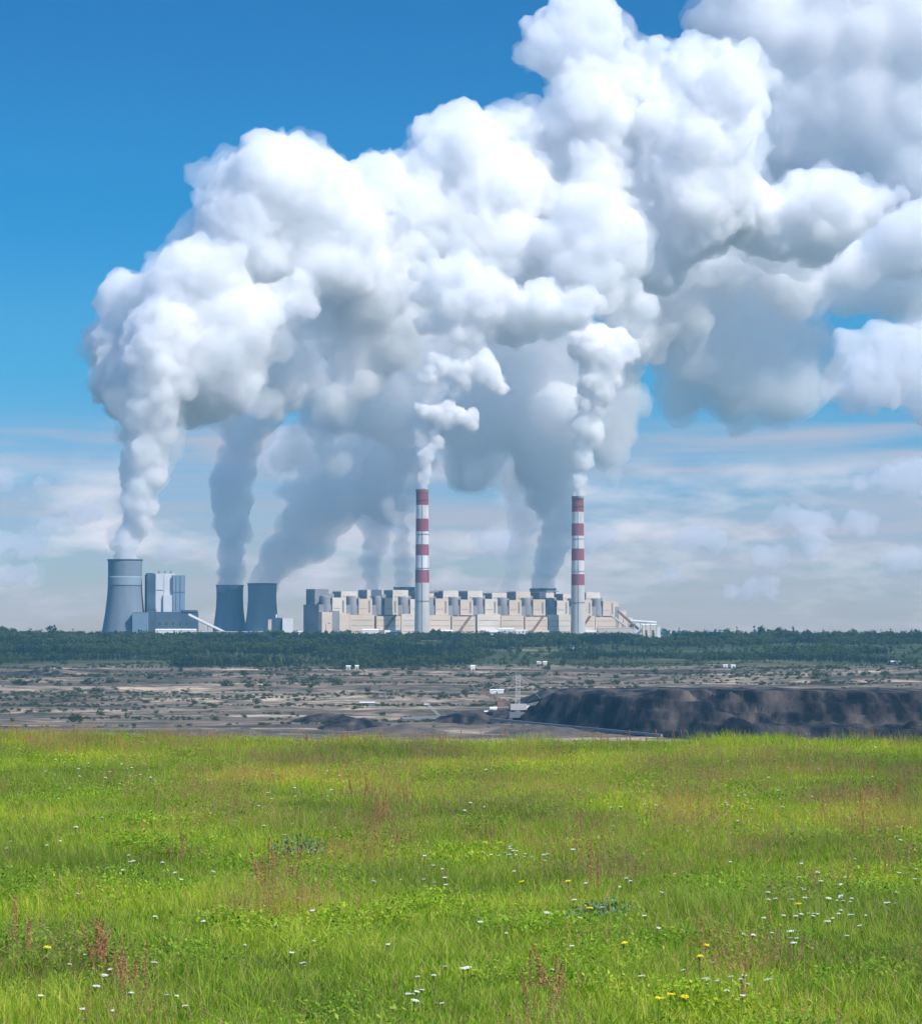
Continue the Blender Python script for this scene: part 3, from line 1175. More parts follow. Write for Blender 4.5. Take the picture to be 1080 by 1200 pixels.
# ------------------------------------------------------------------ meadow grass
def grass_material():
    m = bpy.data.materials.new('grass_blades')
    m.use_nodes = True
    t = m.node_tree
    b = t.nodes['Principled BSDF']
    b.inputs['Roughness'].default_value = .55
    b.inputs['Specular IOR Level'].default_value = .3
    a = t.nodes.new('ShaderNodeAttribute')
    a.attribute_name = 'tint'
    r_ = t.nodes.new('ShaderNodeValToRGB')
    st = [(0, (.05, .15, .008)), (.3, (.22, .42, .018)), (.65, (.45, .60, .04)), (.9, (.62, .66, .10)), (.96, (.58, .40, .18)), (1, (.50, .24, .12))]
    e = r_.color_ramp.elements
    while len(e) < len(st):
        e.new(.5)
    for el, (p_, c_) in zip(e, st):
        el.position = p_
        el.color = (*c_, 1)
    t.links.new(a.outputs['Fac'], r_.inputs[0])
    g = t.nodes.new('ShaderNodeNewGeometry')
    big = gn_noise(t, g, (1, .8, 0), .22, 4, [(.35, (.55, .62, .8)), (.5, (.85, .9, .9)), (.66, (1.25, 1.15, .9))])
    c = mixn(t, 1.0, r_.outputs[0], big, 'MULTIPLY')
    mid = gn_noise(t, g, (1, .6, 0), 1.3, 3, [(.58, (0, 0, 0)), (.74, (.22, .22, .22))])
    c = mixn(t, mid, c, (.26, .19, .07))
    t.links.new(c, b.inputs['Base Color'])
    tl = t.nodes.new('ShaderNodeBsdfTranslucent')
    t.links.new(c, tl.inputs[0])
    ms = t.nodes.new('ShaderNodeMixShader')
    ms.inputs[0].default_value = .45
    t.links.new(b.outputs[0], ms.inputs[1])
    t.links.new(tl.outputs[0], ms.inputs[2])
    t.links.new(ms.outputs[0], t.nodes['Material Output'].inputs[0])
    return m


M_grass = grass_material()


def grass_patch(seed, nb, size, hmin, hmax, wd, bias):
    r = np.random.RandomState(seed)
    # tussocks: blades gather round centres
    nc = 14
    cx = r.uniform(-size / 2, size / 2, (nc, 2))
    ch = r.uniform(.65, 1.25, nc)
    ct = r.uniform(-.18, .18, nc)
    ci = r.randint(0, nc, nb)
    pos = np.where(r.rand(nb, 1) < .55, cx[ci] + r.normal(0, .05, (nb, 2)), r.uniform(-size / 2, size / 2, (nb, 2)))
    h = r.uniform(hmin, hmax, nb) * ch[ci]
    an = r.uniform(0, 2 * np.pi, nb)
    lean = np.abs(r.normal(.40, .38, nb)) * h
    dx, dy = np.cos(an) * lean, np.sin(an) * lean
    wa = r.uniform(0, 2 * np.pi, nb)
    wx, wy = np.cos(wa) * wd, np.sin(wa) * wd
    wsc = r.uniform(.6, 1.4, nb)
    verts = np.zeros((nb, 7, 3))
    for j, (t_, ww) in enumerate([(0, .8), (.38, 1), (.75, .65)]):
        x = pos[:, 0] + dx * t_ ** 2
        y = pos[:, 1] + dy * t_ ** 2
        z = h * t_ * (1 - .18 * t_)
        verts[:, 2 * j] = np.stack([x - wx * ww * wsc, y - wy * ww * wsc, z], 1)
        verts[:, 2 * j + 1] = np.stack([x + wx * ww * wsc, y + wy * ww * wsc, z], 1)
    verts[:, 6] = np.stack([pos[:, 0] + dx, pos[:, 1] + dy, h * .86], 1)
    fb = np.arange(nb)[:, None] * 7
    q = np.concatenate([fb + np.array([[0, 1, 3, 2]]), fb + np.array([[2, 3, 5, 4]])], 1).reshape(-1, 4).tolist()
    tr = (fb + np.array([[4, 5, 6]])).tolist()
    me = bpy.data.meshes.new('grass_patch')
    me.from_pydata(verts.reshape(-1, 3).tolist(), [], q + tr)
    tb = np.clip(r.beta(2.2, 2.4, nb) + ct[ci] + bias, 0, .9)
    dry = r.rand(nb) < .10
    tb[dry] = r.uniform(.93, 1, dry.sum())
    set_tint(me, np.concatenate([np.repeat(tb, 2), tb]).astype(np.float32))
    me.materials.append(M_grass)
    return me


gv = [grass_patch(100 + k, 620, .62, .04, .14, .0026, [-.12, -.05, 0, .03, .06, .1, .0, .05][k]) for k in range(8)]
gv += [grass_patch(200 + k, 320, .62, .10, .27, .0020, [.05, .12][k]) for k in range(2)]


def seed_patch(seed, n, size):
    r = random.Random(seed)
    s = MB(); tv = []
    for k in range(n):
        x, y = r.gauss(0, size / 3), r.gauss(0, size / 3)
        h = r.uniform(.16, .36)
        a = r.uniform(0, 6.28)
        tx, ty = x + math.cos(a) * h * .25, y + math.sin(a) * h * .25
        s.bar((x, y, 0), (tx, ty, h), .0015, 0, 3, .0007)
        tv += [.93] * 5
        c = r.uniform(.96, 1)
        for j in range(16):
            t_ = r.uniform(.6, 1.03); w_ = .012 * (1.3 - t_)
            p = Vector((x + (tx - x) * t_ + r.gauss(0, w_), y + (ty - y) * t_ + r.gauss(0, w_), h * t_))
            q = r.uniform(.004, .009)
            u = Vector((r.gauss(0, 1), r.gauss(0, 1), r.gauss(0, 1.5))).normalized() * q
            v = Vector((r.gauss(0, 1), r.gauss(0, 1), r.gauss(0, 1))).normalized() * q * .6
            s.add([p - u, p + v, p + u, p - v], [(0, 1, 2, 3)])
            tv.append(c)
    me = s.mesh('seeding_grass_patch', M_grass)
    set_tint(me, tv)
    return me


def photo_px(x, y, z):
    v = Vector((x, y, z)) - Vector((0, 0, CZ))
    f_ = v.y * math.cos(AL) + v.z * math.sin(AL)
    u_ = -v.y * math.sin(AL) + v.z * math.cos(AL)
    return 540 + F * v.x / f_, 600 - F * u_ / f_




def herb_patch(seed, n, size):
    # small broad leaves of clover and plantain on short stems
    r = np.random.RandomState(seed)
    nc = 9
    cx = r.uniform(-size / 2, size / 2, (nc, 2))
    ci = r.randint(0, nc, n)
    pos = cx[ci] + r.normal(0, .07, (n, 2))
    z = r.uniform(.02, .13, n) * r.uniform(.6, 1.3, nc)[ci]
    vs = []; tv = []
    s = MB()
    for k in range(n):
        a = r.uniform(0, 6.28); ti = r.uniform(-.3, .9); l_ = r.uniform(.007, .02); w_ = l_ * r.uniform(.3, .6)
        u = Vector((math.cos(a) * math.cos(ti), math.sin(a) * math.cos(ti), math.sin(ti))) * l_
        v = Vector((-math.sin(a), math.cos(a), r.uniform(-.5, .5))).normalized() * w_
        c = Vector((pos[k, 0], pos[k, 1], z[k]))
        s.add([c - u, c - v, c + u, c + v], [(0, 1, 2, 3)])
        tv.append(float(np.clip(r.beta(2, 2.6) + (ci[k] % 3 - 1) * .12, 0, .88)))
    me = s.mesh('herb_patch', M_grass)
    set_tint(me, tv)
    return me


gv += [seed_patch(300 + k, 34, .7) for k in range(3)]
gv += [herb_patch(400 + k, 700, .62) for k in range(3)]
RED = [(440, 950, 55, 45), (320, 1035, 40, 25), (118, 1130, 20, 22), (155, 1160, 30, 25), (650, 1175, 55, 30), (1020, 940, 75, 50), (700, 1000, 50, 60), (60, 868, 110, 12),
       (200, 868, 90, 8), (480, 872, 170, 10), (900, 895, 190, 18), (370, 895, 130, 25), (800, 940, 60, 40), (30, 1110, 40, 25), (860, 1080, 60, 30), (250, 930, 90, 30), (600, 930, 80, 40)]
rg_ = random.Random(9)
pts = []; rots = []; scs = []; ids = []
y = 8.0
while y < 60:
    hw = .2 * y + 1.6
    stp = .34 if y < 30 else .42
    x = -hw
    while x < hw:
        xx = x + rg_.uniform(-.12, .12)
        yy = y + rg_.uniform(-.12, .12)
        n_ = fbm(xx * .35, yy * .35, 33, 3)
        tall = n_ > .22 and rg_.random() < .8 or rg_.random() < .10
        s_ = 1 + .35 * fbm(xx * .8, yy * .5, 44, 2)
        if y > 48:
            s_ *= rg_.uniform(.75, 1.5) * (1 + .25 * fbm(xx * 1.3, 5, 3, 2))
        pts.append((xx, yy, meadow_z(xx, yy) - .01))
        rots.append((rg_.uniform(-.06, .06), rg_.uniform(-.06, .06), rg_.uniform(0, 6.28)))
        scs.append((1, 1, max(.5, s_)))
        ids.append(8 + rg_.randrange(2) if tall else rg_.randrange(8))
        qx, qy = photo_px(xx, yy, .12)
        rp = .02
        for (cx, cy, ax, ay) in RED:
            rp = max(rp, 1.0 * math.exp(-((qx - cx) / ax) ** 2 - ((qy - cy) / ay) ** 2))
        if not -40 < qx < 1120:
            rp = .25
        if rg_.random() < rp * .6 * (1 + 1.2 * fbm(xx * .9, yy * .6, 70, 3)):
            pts.append((xx, yy, meadow_z(xx, yy) - .01))
            rots.append((0, 0, rg_.uniform(0, 6.28)))
            scs.append((1, 1, rg_.uniform(.7, 1.2)))
            ids.append(10 + rg_.randrange(3))
        if rg_.random() < .12 + .8 * fbm(xx * .5, yy * .4, 90, 3):
            pts.append((xx, yy, meadow_z(xx, yy)))
            rots.append((0, 0, rg_.uniform(0, 6.28)))
            q = rg_.uniform(.8, 1.5)
            scs.append((q, q, q))
            ids.append(13 + rg_.randrange(3))
        x += stp
    y += stp
gn_scatter('meadow_grass', pts, rots, scs, ids, gv)
tag(bpy.data.objects['meadow_grass'], 'fresh green meadow grass filling the foreground', 'grass')

# ---- wild flowers and seed stalks
M_stem = mat('flower_stem', (.10, .16, .03), .8)
M_petal = mat('white_petals', (.72, .74, .66), .7, (.58, .62, .50), 60)
M_yellow = mat('yellow_petals', (.75, .60, .02), .6)
M_sorrel = mat('sorrel_seeds', (.36, .16, .07), .85, (.50, .28, .13), 30)
M_straw = mat('straw_seed_head', (.42, .30, .14), .85, (.34, .22, .11), 30)
M_weed = mat('grey_green_leaves', (.08, .17, .09), .7, (.14, .24, .13), 20)


def yarrow(seed, h, r, m):
    rr = random.Random(seed)
    root = bpy.data.objects.new('white_flower', None)
    s = MB()
    s.bar((0, 0, 0), (.01, 0, h), .0022, 0, 4, .0014)
    hd = MB()
    for k in range(30):
        a = rr.uniform(0, 6.28); q = r * rr.random() ** .5
        c = Vector((.01 + math.cos(a) * q, math.sin(a) * q, h + .012 - q * q * 3 + rr.uniform(-.004, .004)))
        if k % 4 == 0:
            s.bar((.01, 0, h - .03), c, .001, 0, 3)
        rp = rr.uniform(.0045, .008)
        hd.add([c + Vector((math.cos(j * 1.047) * rp, math.sin(j * 1.047) * rp, -.001)) for j in range(6)] + [c + Vector((0, 0, .004))],
               [(j, (j + 1) % 6, 6) for j in range(6)])
    for k in range(5):
        z = h * (.15 + .14 * k); a = rr.uniform(0, 6.28)
        s.add([(0, 0, z), (math.cos(a) * .04, math.sin(a) * .04, z + .03), (math.cos(a + .4) * .03, math.sin(a + .4) * .03, z + .015)], [(0, 1, 2)])
    return root, s.mesh('stem', M_stem), hd.mesh('flower_head', m)


def stalk(seed, h, m, fat):
    rr = random.Random(seed)
    s = MB()
    s.bar((0, 0, 0), (rr.uniform(-.03, .03), rr.uniform(-.03, .03), h), .0022, 0, 4, .001)
    top = s.v[-1]
    hd = MB()
    for k in range(130):
        t_ = rr.random()
        z = h * (.42 + .60 * t_)
        f_ = z / h
        a = rr.uniform(0, 6.28); q = fat * (1.25 - t_) * rr.uniform(.1, 1)
        c = Vector((top[0] * f_ + math.cos(a) * q, top[1] * f_ + math.sin(a) * q, z + q * .6))
        sz = rr.uniform(.005, .010)
        d = [Vector((rr.gauss(0, 1), rr.gauss(0, 1), rr.gauss(0, 1))).normalized() * sz for j in range(3)]
        hd.add([c + d[0], c + d[1], c + d[2], c - d[0]], [(0, 1, 2), (0, 2, 3), (1, 3, 2)])
    return s.mesh('stem', M_stem if m is M_sorrel else M_straw), hd.mesh('seed_head', m)


def place(name, stem, head, hname, x, y, s_, label, cat, group):
    r_ = empty(name, (x, y, meadow_z(x, y) - .01), rg_.uniform(0, 6.28))
    r_.rotation_euler.x = rg_.uniform(-.3, .3)
    r_.scale = (s_, s_, s_)
    tag(r_, label, cat, group)
    for nm, me_ in (('stem', stem), (hname, head)):
        o = bpy.data.objects.new(nm, me_)
        col.objects.link(o)
        o.parent = r_
    return r_


def meadow_at(px, py):
    """point of the meadow seen at a photo pixel"""
    d = 8.0
    while d < 54:
        p = P(px, py, d)
        if p.z <= meadow_z(p.x, d) + .10:
            return p.x, d
        d += .15
    return P(px, py, 51).x, 51.0


ya = [yarrow(k, .22 + .03 * k, [.018, .024, .030, .021][k], M_petal)[1:] for k in range(4)]
ye = [yarrow(40 + k, .20, .022, M_yellow)[1:] for k in range(2)]
so = [stalk(60 + k, .32 + .05 * k, M_sorrel, .022) for k in range(4)]
st_ = [stalk(80 + k, .36 + .06 * k, M_straw, .016) for k in range(3)]
# clusters of white flowers where the photo shows them: px, py, spread x, spread y, how many
for (cx, cy, ax, ay, n_) in [(600, 1010, 60, 8, 22), (120, 910, 90, 18, 34), (540, 1040, 600, 160, 30), (960, 1085, 90, 45, 34), (1000, 1060, 60, 30, 12), (830, 950, 120, 25, 22), (330, 960, 60, 30, 10),
                             (130, 1170, 120, 30, 12), (60, 1010, 80, 60, 10), (300, 1110, 120, 60, 10), (840, 1160, 100, 25, 14), (540, 930, 300, 50, 24),
                             (930, 900, 140, 25, 14), (500, 1030, 60, 50, 10), (700, 1080, 120, 60, 14), (1060, 1000, 40, 60, 8), (200, 1030, 100, 30, 8), (480, 1170, 60, 30, 8)]:
    for k in range(n_):
        px = cx + rg_.gauss(0, .5) * ax; py = min(1196, max(880, cy + rg_.gauss(0, .5) * ay))
        x, y = meadow_at(px, py)
        a, b_ = rg_.choice(ya)
        place('white_flower', a, b_, 'flower_head', x, y, rg_.uniform(.55, .85), 'small white flat topped wildflower standing in the green meadow', 'wildflower', 'white wildflowers in the meadow')
for (px, py) in [(53, 1133), (620, 1050), (668, 1050), (822, 1130), (820, 1145), (806, 1192), (770, 1195), (783, 1192), (690, 1085), (938, 1078), (730, 1128)]:
    x, y = meadow_at(px, py)
    a, b_ = rg_.choice(ye)
    place('yellow_flower', a, b_, 'flower_head', x, y, 1.1, 'small yellow wildflower standing in the green meadow', 'wildflower', 'yellow wildflowers in the meadow')
for (cx, cy, ax, ay, n_) in [(440, 950, 40, 35, 60), (320, 1035, 25, 15, 24), (118, 1130, 10, 15, 14), (155, 1160, 20, 20, 18), (650, 1175, 35, 20, 20), (1020, 940, 45, 30, 44), (600, 870, 500, 4, 50), (700, 1000, 40, 70, 10),
                             (210, 1000, 10, 10, 5), (60, 872, 80, 6, 24), (160, 868, 60, 5, 10), (480, 868, 130, 5, 22), (745, 872, 16, 5, 6), (900, 880, 150, 8, 14), (860, 1100, 60, 60, 8), (20, 1110, 20, 20, 6), (370, 890, 100, 20, 14), (800, 900, 200, 20, 12)]:
    for k in range(n_):
        px = cx + rg_.gauss(0, .6) * ax; py = min(1198, max(872, cy + rg_.gauss(0, .6) * ay))
        x, y = meadow_at(px, py)
        red = rg_.random() < .62
        a, b_ = rg_.choice(so if red else st_)
        if red:
            place('sorrel_stalk', a, b_, 'seed_head', x, y, rg_.uniform(.65, 1.0), 'thin reddish brown sorrel stalk rising out of the meadow grass', 'wild plant', 'reddish sorrel stalks in the meadow')
        else:
            place('grass_stalk', a, b_, 'seed_head', x, y, rg_.uniform(.5, .8), 'straw coloured seed stalk rising out of the meadow grass', 'wild plant', 'straw coloured seed stalks in the meadow')


def weed(px, py, s_, label):
    x, y = meadow_at(px, py)
    root = empty('leafy_weed', (x, y, meadow_z(x, y)))
    tag(root, label, 'wild plant', 'low grey green weeds in the meadow')
    root.scale = (s_, s_, s_)
    lf = MB(); sm = MB()
    for k in range(260):
        a = rg_.uniform(0, 6.28); q = .24 * rg_.random() ** .5; z = rg_.uniform(.06, .22) * (1.15 - q * 2)
        c = Vector((math.cos(a) * q, math.sin(a) * q, z))
        if k % 10 == 0:
            sm.bar((0, 0, 0), c, .003, 0, 4, .0015)
        u = Vector((math.cos(a * 7), math.sin(a * 7), rg_.uniform(-.4, 1.6))).normalized()
        v = u.cross(Vector((rg_.gauss(0, 1), rg_.gauss(0, 1), .3))).normalized()
        l_ = rg_.uniform(.010, .024)
        lf.add([c - u * l_, c - v * l_ * .5, c + u * l_, c + v * l_ * .5], [(0, 1, 2, 3)])
    sm.build('stem', M_stem, root)
    lf.build('leaves', M_weed, root)


weed(350, 1000, 1.25, 'low blue grey weed clump in the middle of the meadow, left of centre')
weed(717, 1070, 1.0, 'grey green weed clump in the lower middle of the meadow')
weed(690, 1072, .9, 'smaller grey green weed clump touching the larger one in the lower middle')


def tall_umbel(px, label, h):
    y = 50.0
    x = P(px, 868, y).x
    root = empty('tall_umbel_plant', (x, y, meadow_z(x, y)))
    tag(root, label, 'wild plant', 'tall umbel plants on the meadow crest')
    sm = MB(); hd = MB()
    sm.bar((0, 0, 0), (0, 0, h), .006, 0, 5, .003)
    for k in range(6):
        a = k * 1.1 + .3; z = h * (.55 + .08 * k)
        e_ = Vector((math.cos(a) * .14, math.sin(a) * .14, z + .08 + .02 * k))
        sm.bar((0, 0, z - .05), e_, .003, 0, 4, .002)
        for j in range(26):
            b_ = rg_.uniform(0, 6.28); q = .065 * rg_.random() ** .5
            c = e_ + Vector((math.cos(b_) * q, math.sin(b_) * q, .02 - q * q * 3))
            hd.add([c + Vector((.008, 0, 0)), c + Vector((0, .008, .003)), c + Vector((-.008, 0, 0)), c + Vector((0, -.008, .003))], [(0, 1, 2, 3)])
    sm.build('stem', M_stem, root)
    hd.build('flower_head', M_umb, root)


M_umb = mat('greenish_umbel', (.26, .26, .09), .8, (.36, .34, .16), 20)
tall_umbel(1003, 'tall green umbel plant on the crest at right, left one of two', .40)
tall_umbel(1070, 'tall green umbel plant on the crest at the right edge', .36)
# ------------------------------------------------------------------ steam
bm0 = bmesh.new()
bmesh.ops.create_icosphere(bm0, subdivisions=3, radius=1)
SV = np.array([v.co[:] for v in bm0.verts])
SF = np.array([[v.index for v in f.verts] for f in bm0.faces])
_tex = {}


def vtex(size, kind='VORONOI'):
    if (size, kind) not in _tex:
        t_ = bpy.data.textures.new('%s_%d' % (kind.lower(), int(size)), kind)
        t_.noise_scale = max(3, int(size))
        if kind == 'VORONOI':
            t_.distance_metric = 'DISTANCE_SQUARED'
        if kind == 'CLOUDS':
            t_.noise_depth = 2
        _tex[(size, kind)] = t_
    return _tex[(size, kind)]


def blob(name, puffs, d0, m, label, cat, voxel=5.0, disp=((120, 42), (48, 20), (20, 9)), kids=7, kr=(.22, .5), group=None, seed=1, soft=0, sq=1.0, veil=None, parent=None, vextra=()):
    """puffs: (px, py, radius in px, depth offset m); union of puffs, billowed"""
    r_ = random.Random(seed)
    k = d0 / F
    sph = []
    for q in puffs:
        px, py, r = q[:3]
        dd = q[3] if len(q) > 3 else 0
        c = P(px, py, d0 + dd)
        rr = r * k * .93
        sph.append((c, rr))
        if r > 7:
            for j in range(kids):
                v = Vector((r_.gauss(0, 1), r_.gauss(0, 1) - .35, r_.gauss(0, 1) + .15)).normalized()
                kk = r_.uniform(*kr)
                sph.append((c + v * rr * (1.02 - kk * .55), rr * kk))
    V = np.concatenate([SV * np.array([r, r, r * sq]) + np.array(c) for c, r in sph])
    Fc = np.concatenate([SF + i * len(SV) for i in range(len(sph))])
    me = bpy.data.meshes.new(name)
    me.from_pydata(V.tolist(), [], Fc.tolist())
    o = bpy.data.objects.new(name, me)
    col.objects.link(o)
    md = o.modifiers.new('union', 'REMESH')
    md.mode = 'VOXEL'
    md.voxel_size = voxel
    md = o.modifiers.new('soften', 'SMOOTH')
    md.iterations = 3 + soft
    for size, st in disp:
        md = o.modifiers.new('billow', 'DISPLACE')
        if size < 0:
            md.texture = vtex(-size, 'CLOUDS'); md.strength = st; md.mid_level = .5
        else:
            md.texture = vtex(size); md.strength = -st; md.mid_level = .34
        md.texture_coords = 'GLOBAL'
    md = o.modifiers.new('clean', 'REMESH')
    md.mode = 'VOXEL'
    md.voxel_size = voxel * .8
    md = o.modifiers.new('even', 'SMOOTH')
    md.iterations = 1
    dg = bpy.context.evaluated_depsgraph_get()
    me2 = bpy.data.meshes.new_from_object(o.evaluated_get(dg))
    o.modifiers.clear()
    o.data = me2
    me2.name = name
    me2.materials.clear()
    me2.materials.append(m)
    me2.polygons.foreach_set('use_smooth', [True] * len(me2.polygons))
    if parent:
        o.parent = parent
        return o
    tag(o, label, cat, group)
    if veil:
        vp = [(q[0] + r_.uniform(-.25, .25) * q[2], q[1] + r_.uniform(-.25, .3) * q[2], q[2] * r_.uniform(1.0, 1.22)) + tuple(q[3:]) for q in list(puffs) + list(vextra)]
        b0 = max(s_ for s_, _ in disp)
        blob('thin_veil', vp, d0, veil, None, None, voxel * 1.7, ((b0, b0 * .5), (-b0 * .5, b0 * .42), (-b0 * .22, b0 * .24), (-b0 * .1, b0 * .12)), 5, (.25, .6), None, seed + 500, 0, sq, None, o)
    return o


V_puff = vol_mat('smoke_puffs', .09, .1, (.998, .998, 1))
V_dense = vol_mat('dense_steam', .055, .1, (.997, .998, 1))
V_bank = vol_mat('bank_steam', .04, .1, (.996, .998, 1))
V_mid = vol_mat('steam', .024, .1, (.998, .999, 1))
V_soft = vol_mat('soft_steam', .006, .1, (.998, .999, 1))
V_col = vol_mat('pale_steam', .014, .1, (1, 1, 1))
V_thin = vol_mat('thin_steam', .006, .2)
V_veil = vol_mat('steam_veil', .010, .1, (.997, .998, 1))
V_veil2 = vol_mat('smoke_veil', .025, .1, (.997, .998, 1))
V_fveil = vol_mat('far_cloud_veil', .0018, .2, (.985, .99, .995))
V_far = vol_mat('far_cloud', .013, 0, (1, 1, 1))
V_farthin = vol_mat('far_thin_cloud', .006, .2)
FINE = ((40, 12), (16, 6))
BIG = ((190, 90), (-90, 46), (75, 30), (-40, 26), (30, 11), (-18, 13), (13, 9), (8, 4))
G1 = 'steam plumes from the cooling towers'
G2 = 'smoke plumes from the chimneys'

# leftmost tower: bright column that swells into the left shoulder
A = [(147, 652, 13), (150, 640, 15), (155, 625, 17), (159, 608, 20), (162, 590, 22), (164, 572, 23), (167, 554, 25), (170, 536, 27), (172, 518, 30), (175, 500, 33), (178, 480, 37),
     (182, 458, 42), (178, 435, 42), (186, 415, 46), (190, 392, 46), (183, 372, 24), (205, 440, 36), (150, 470, 26, 60), (140, 440, 33, 80), (138, 410, 30, 90)]
blob('steam_plume', A, 5490, V_dense, 'bright white steam column rising from the leftmost cooling tower', 'steam plume', 3.8, ((60, 32), (-36, 16), (26, 17), (-14, 8), (12, 8), (6, 3)), 6, group=G1, seed=2, veil=V_veil)
A2 = [(205, 345, 46, 0), (180, 345, 30), (235, 335, 50), (262, 350, 50), (160, 380, 35, 60), (140, 400, 34, 90), (148, 360, 24, 60), (215, 390, 52), (245, 420, 52), (262, 450, 40), (225, 460, 30),
      (290, 365, 45), (315, 360, 36), (335, 350, 34), (238, 300, 14)]
blob('steam_cloud', A2, 5540, V_bank, 'white steam shoulder above the leftmost column, lower left of the bank', 'steam cloud', 4.2, BIG, 7, group='billows of the merged steam bank', veil=V_veil, seed=3)
A3 = [(300, 235, 68), (268, 212, 34), (285, 195, 28), (330, 205, 46), (342, 178, 20), (315, 180, 22), (360, 240, 55), (395, 215, 36), (418, 202, 20), (432, 190, 10), (300, 290, 60), (345, 300, 60), (270, 275, 40), (400, 260, 45), (380, 300, 50), (250, 225, 16)]
blob('steam_cloud', A3, 5640, V_bank, 'rounded white steam dome at the upper left of the bank against blue sky', 'steam cloud', 4.2, BIG, 8, group='billows of the merged steam bank', veil=V_veil, seed=4)
C1 = [(440, 245, 50), (465, 215, 34), (500, 200, 44), (495, 165, 24), (520, 160, 24), (548, 158, 22), (575, 165, 18), (545, 200, 50), (500, 260, 60), (550, 260, 60), (470, 300, 62), (585, 225, 45),
      (530, 310, 60), (440, 330, 60), (600, 290, 60), (585, 340, 50)]
blob('steam_cloud', C1, 5820, V_bank, 'white steam billow in the upper middle, left of the tall crest', 'steam cloud', 4.2, BIG, 8, group='billows of the merged steam bank', veil=V_veil, seed=5)
C2 = [(672, 22, 26), (650, 35, 26), (700, 30, 24), (660, 60, 50), (625, 68, 24), (695, 75, 48), (722, 45, 24), (730, 85, 36), (752, 95, 22), (770, 62, 16), (750, 60, 16), (680, 120, 55), (650, 140, 45), (620, 160, 42), (600, 185, 36),
      (700, 145, 45), (640, 190, 50), (690, 200, 55), (640, 240, 55), (605, 135, 14)]
blob('steam_cloud', C2, 5900, V_bank, 'tallest white steam tower of the bank, its top at the upper edge', 'steam cloud', 4.2, BIG, 8, group='billows of the merged steam bank', veil=V_veil, seed=6)
C3 = [(815, 65, 24), (840, 70, 32), (862, 85, 30), (800, 100, 34), (845, 115, 50), (885, 100, 20), (905, 98, 13), (790, 150, 45), (830, 170, 60), (775, 205, 48), (865, 165, 40), (760, 250, 52), (815, 240, 62),
      (745, 290, 40), (780, 290, 50), (870, 220, 45), (730, 240, 45), (700, 260, 45)]
blob('steam_cloud', C3, 5920, V_bank, 'white steam billow in the upper right, right of the tall crest', 'steam cloud', 4.2, BIG, 8, group='billows of the merged steam bank', veil=V_veil, seed=7)
C4 = [(880, 240, 42), (915, 250, 46), (950, 240, 38), (950, 275, 40), (985, 235, 32), (1010, 245, 28), (985, 265, 34), (1035, 235, 18), (1055, 225, 12), (960, 205, 22), (1065, 230, 8), (925, 215, 24)]
blob('steam_cloud', C4, 5960, V_bank, 'white steam billow drifting off to the right edge', 'steam cloud', 4.2, BIG, 8, group='billows of the merged steam bank', veil=V_veil, seed=8)
C5 = [(700, 250, 34), (672, 245, 24), (720, 275, 36), (690, 290, 40), (735, 305, 26), (655, 285, 28), (700, 330, 40), (660, 320, 34), (735, 330, 20), (755, 360, 14), (748, 385, 12)]
blob('steam_cloud', C5, 5740, V_bank, 'round white steam head in the centre right of the bank', 'steam cloud', 5.0, ((90, 32), (40, 16), (17, 7)), 8, group='billows of the merged steam bank', veil=V_veil, seed=9)
# grey body underneath and behind
G_ = [(360, 350, 62), (420, 380, 66), (330, 410, 52), (390, 430, 52), (455, 420, 60), (480, 380, 60), (520, 420, 50), (570, 430, 60), (630, 420, 66), (590, 480, 60), (640, 490, 56), (520, 480, 52),
      (690, 440, 56), (700, 500, 45), (450, 480, 48), (560, 530, 42), (620, 545, 40), (390, 485, 38), (745, 370, 44)]
blob('steam_cloud', G_, 6520, V_soft, 'blue grey shaded underside of the steam bank behind the chimney smoke', 'steam cloud', 7, ((160, 70), (70, 36), (-60, 34), (30, 18), (-24, 14)), 6, group='billows of the merged steam bank', veil=V_veil, seed=10, soft=0)
G2_ = [(800, 350, 56), (850, 360, 62), (900, 350, 56), (820, 420, 56), (880, 430, 54), (930, 450, 38), (790, 460, 32), (860, 468, 30), (910, 470, 26), (770, 330, 50), (940, 310, 42), (990, 300, 40), (1040, 300, 46), (1080, 290, 46), (950, 400, 32), (1080, 340, 40), (1020, 330, 34), (985, 335, 30), (970, 440, 26)]
blob('steam_cloud', G2_, 6600, V_soft, 'grey flat based steam mass on the right under the white billows', 'steam cloud', 7, ((160, 70), (70, 36), (-60, 34), (30, 18), (-24, 14)), 5, group='billows of the merged steam bank', veil=V_veil, seed=11, soft=0)
M1 = [(330, 395, 42), (365, 375, 40), (400, 410, 36), (350, 430, 32), (305, 425, 30), (425, 360, 46), (455, 395, 40), (380, 340, 46), (430, 440, 30), (330, 460, 22), (480, 350, 40), (395, 465, 24)]
blob('steam_cloud', M1, 5780, V_mid, 'mottled steam under the upper left dome, above the middle cooling tower plume', 'steam cloud', 4.6, BIG, 8, group='billows of the merged steam bank', veil=V_veil, seed=41)
M2 = [(610, 330, 50), (640, 300, 50), (660, 350, 40), (760, 330, 46), (800, 300, 50), (850, 290, 50), (900, 295, 46), (930, 320, 36), (990, 295, 36), (1040, 285, 36), (1080, 280, 40), (740, 380, 36), (790, 370, 36), (600, 380, 36), (560, 300, 40)]
blob('steam_cloud', M2, 6450, V_mid, 'pale grey steam filling the gap between the upper right billow and its flat base', 'steam cloud', 4.6, BIG, 7, group='billows of the merged steam bank', veil=V_veil, seed=42)
M3 = [(350, 522, 20), (374, 516, 17), (330, 538, 14), (396, 544, 15), (462, 604, 9), (466, 624, 8), (455, 590, 7), (470, 612, 6), (458, 630, 5), (300, 505, 10)]
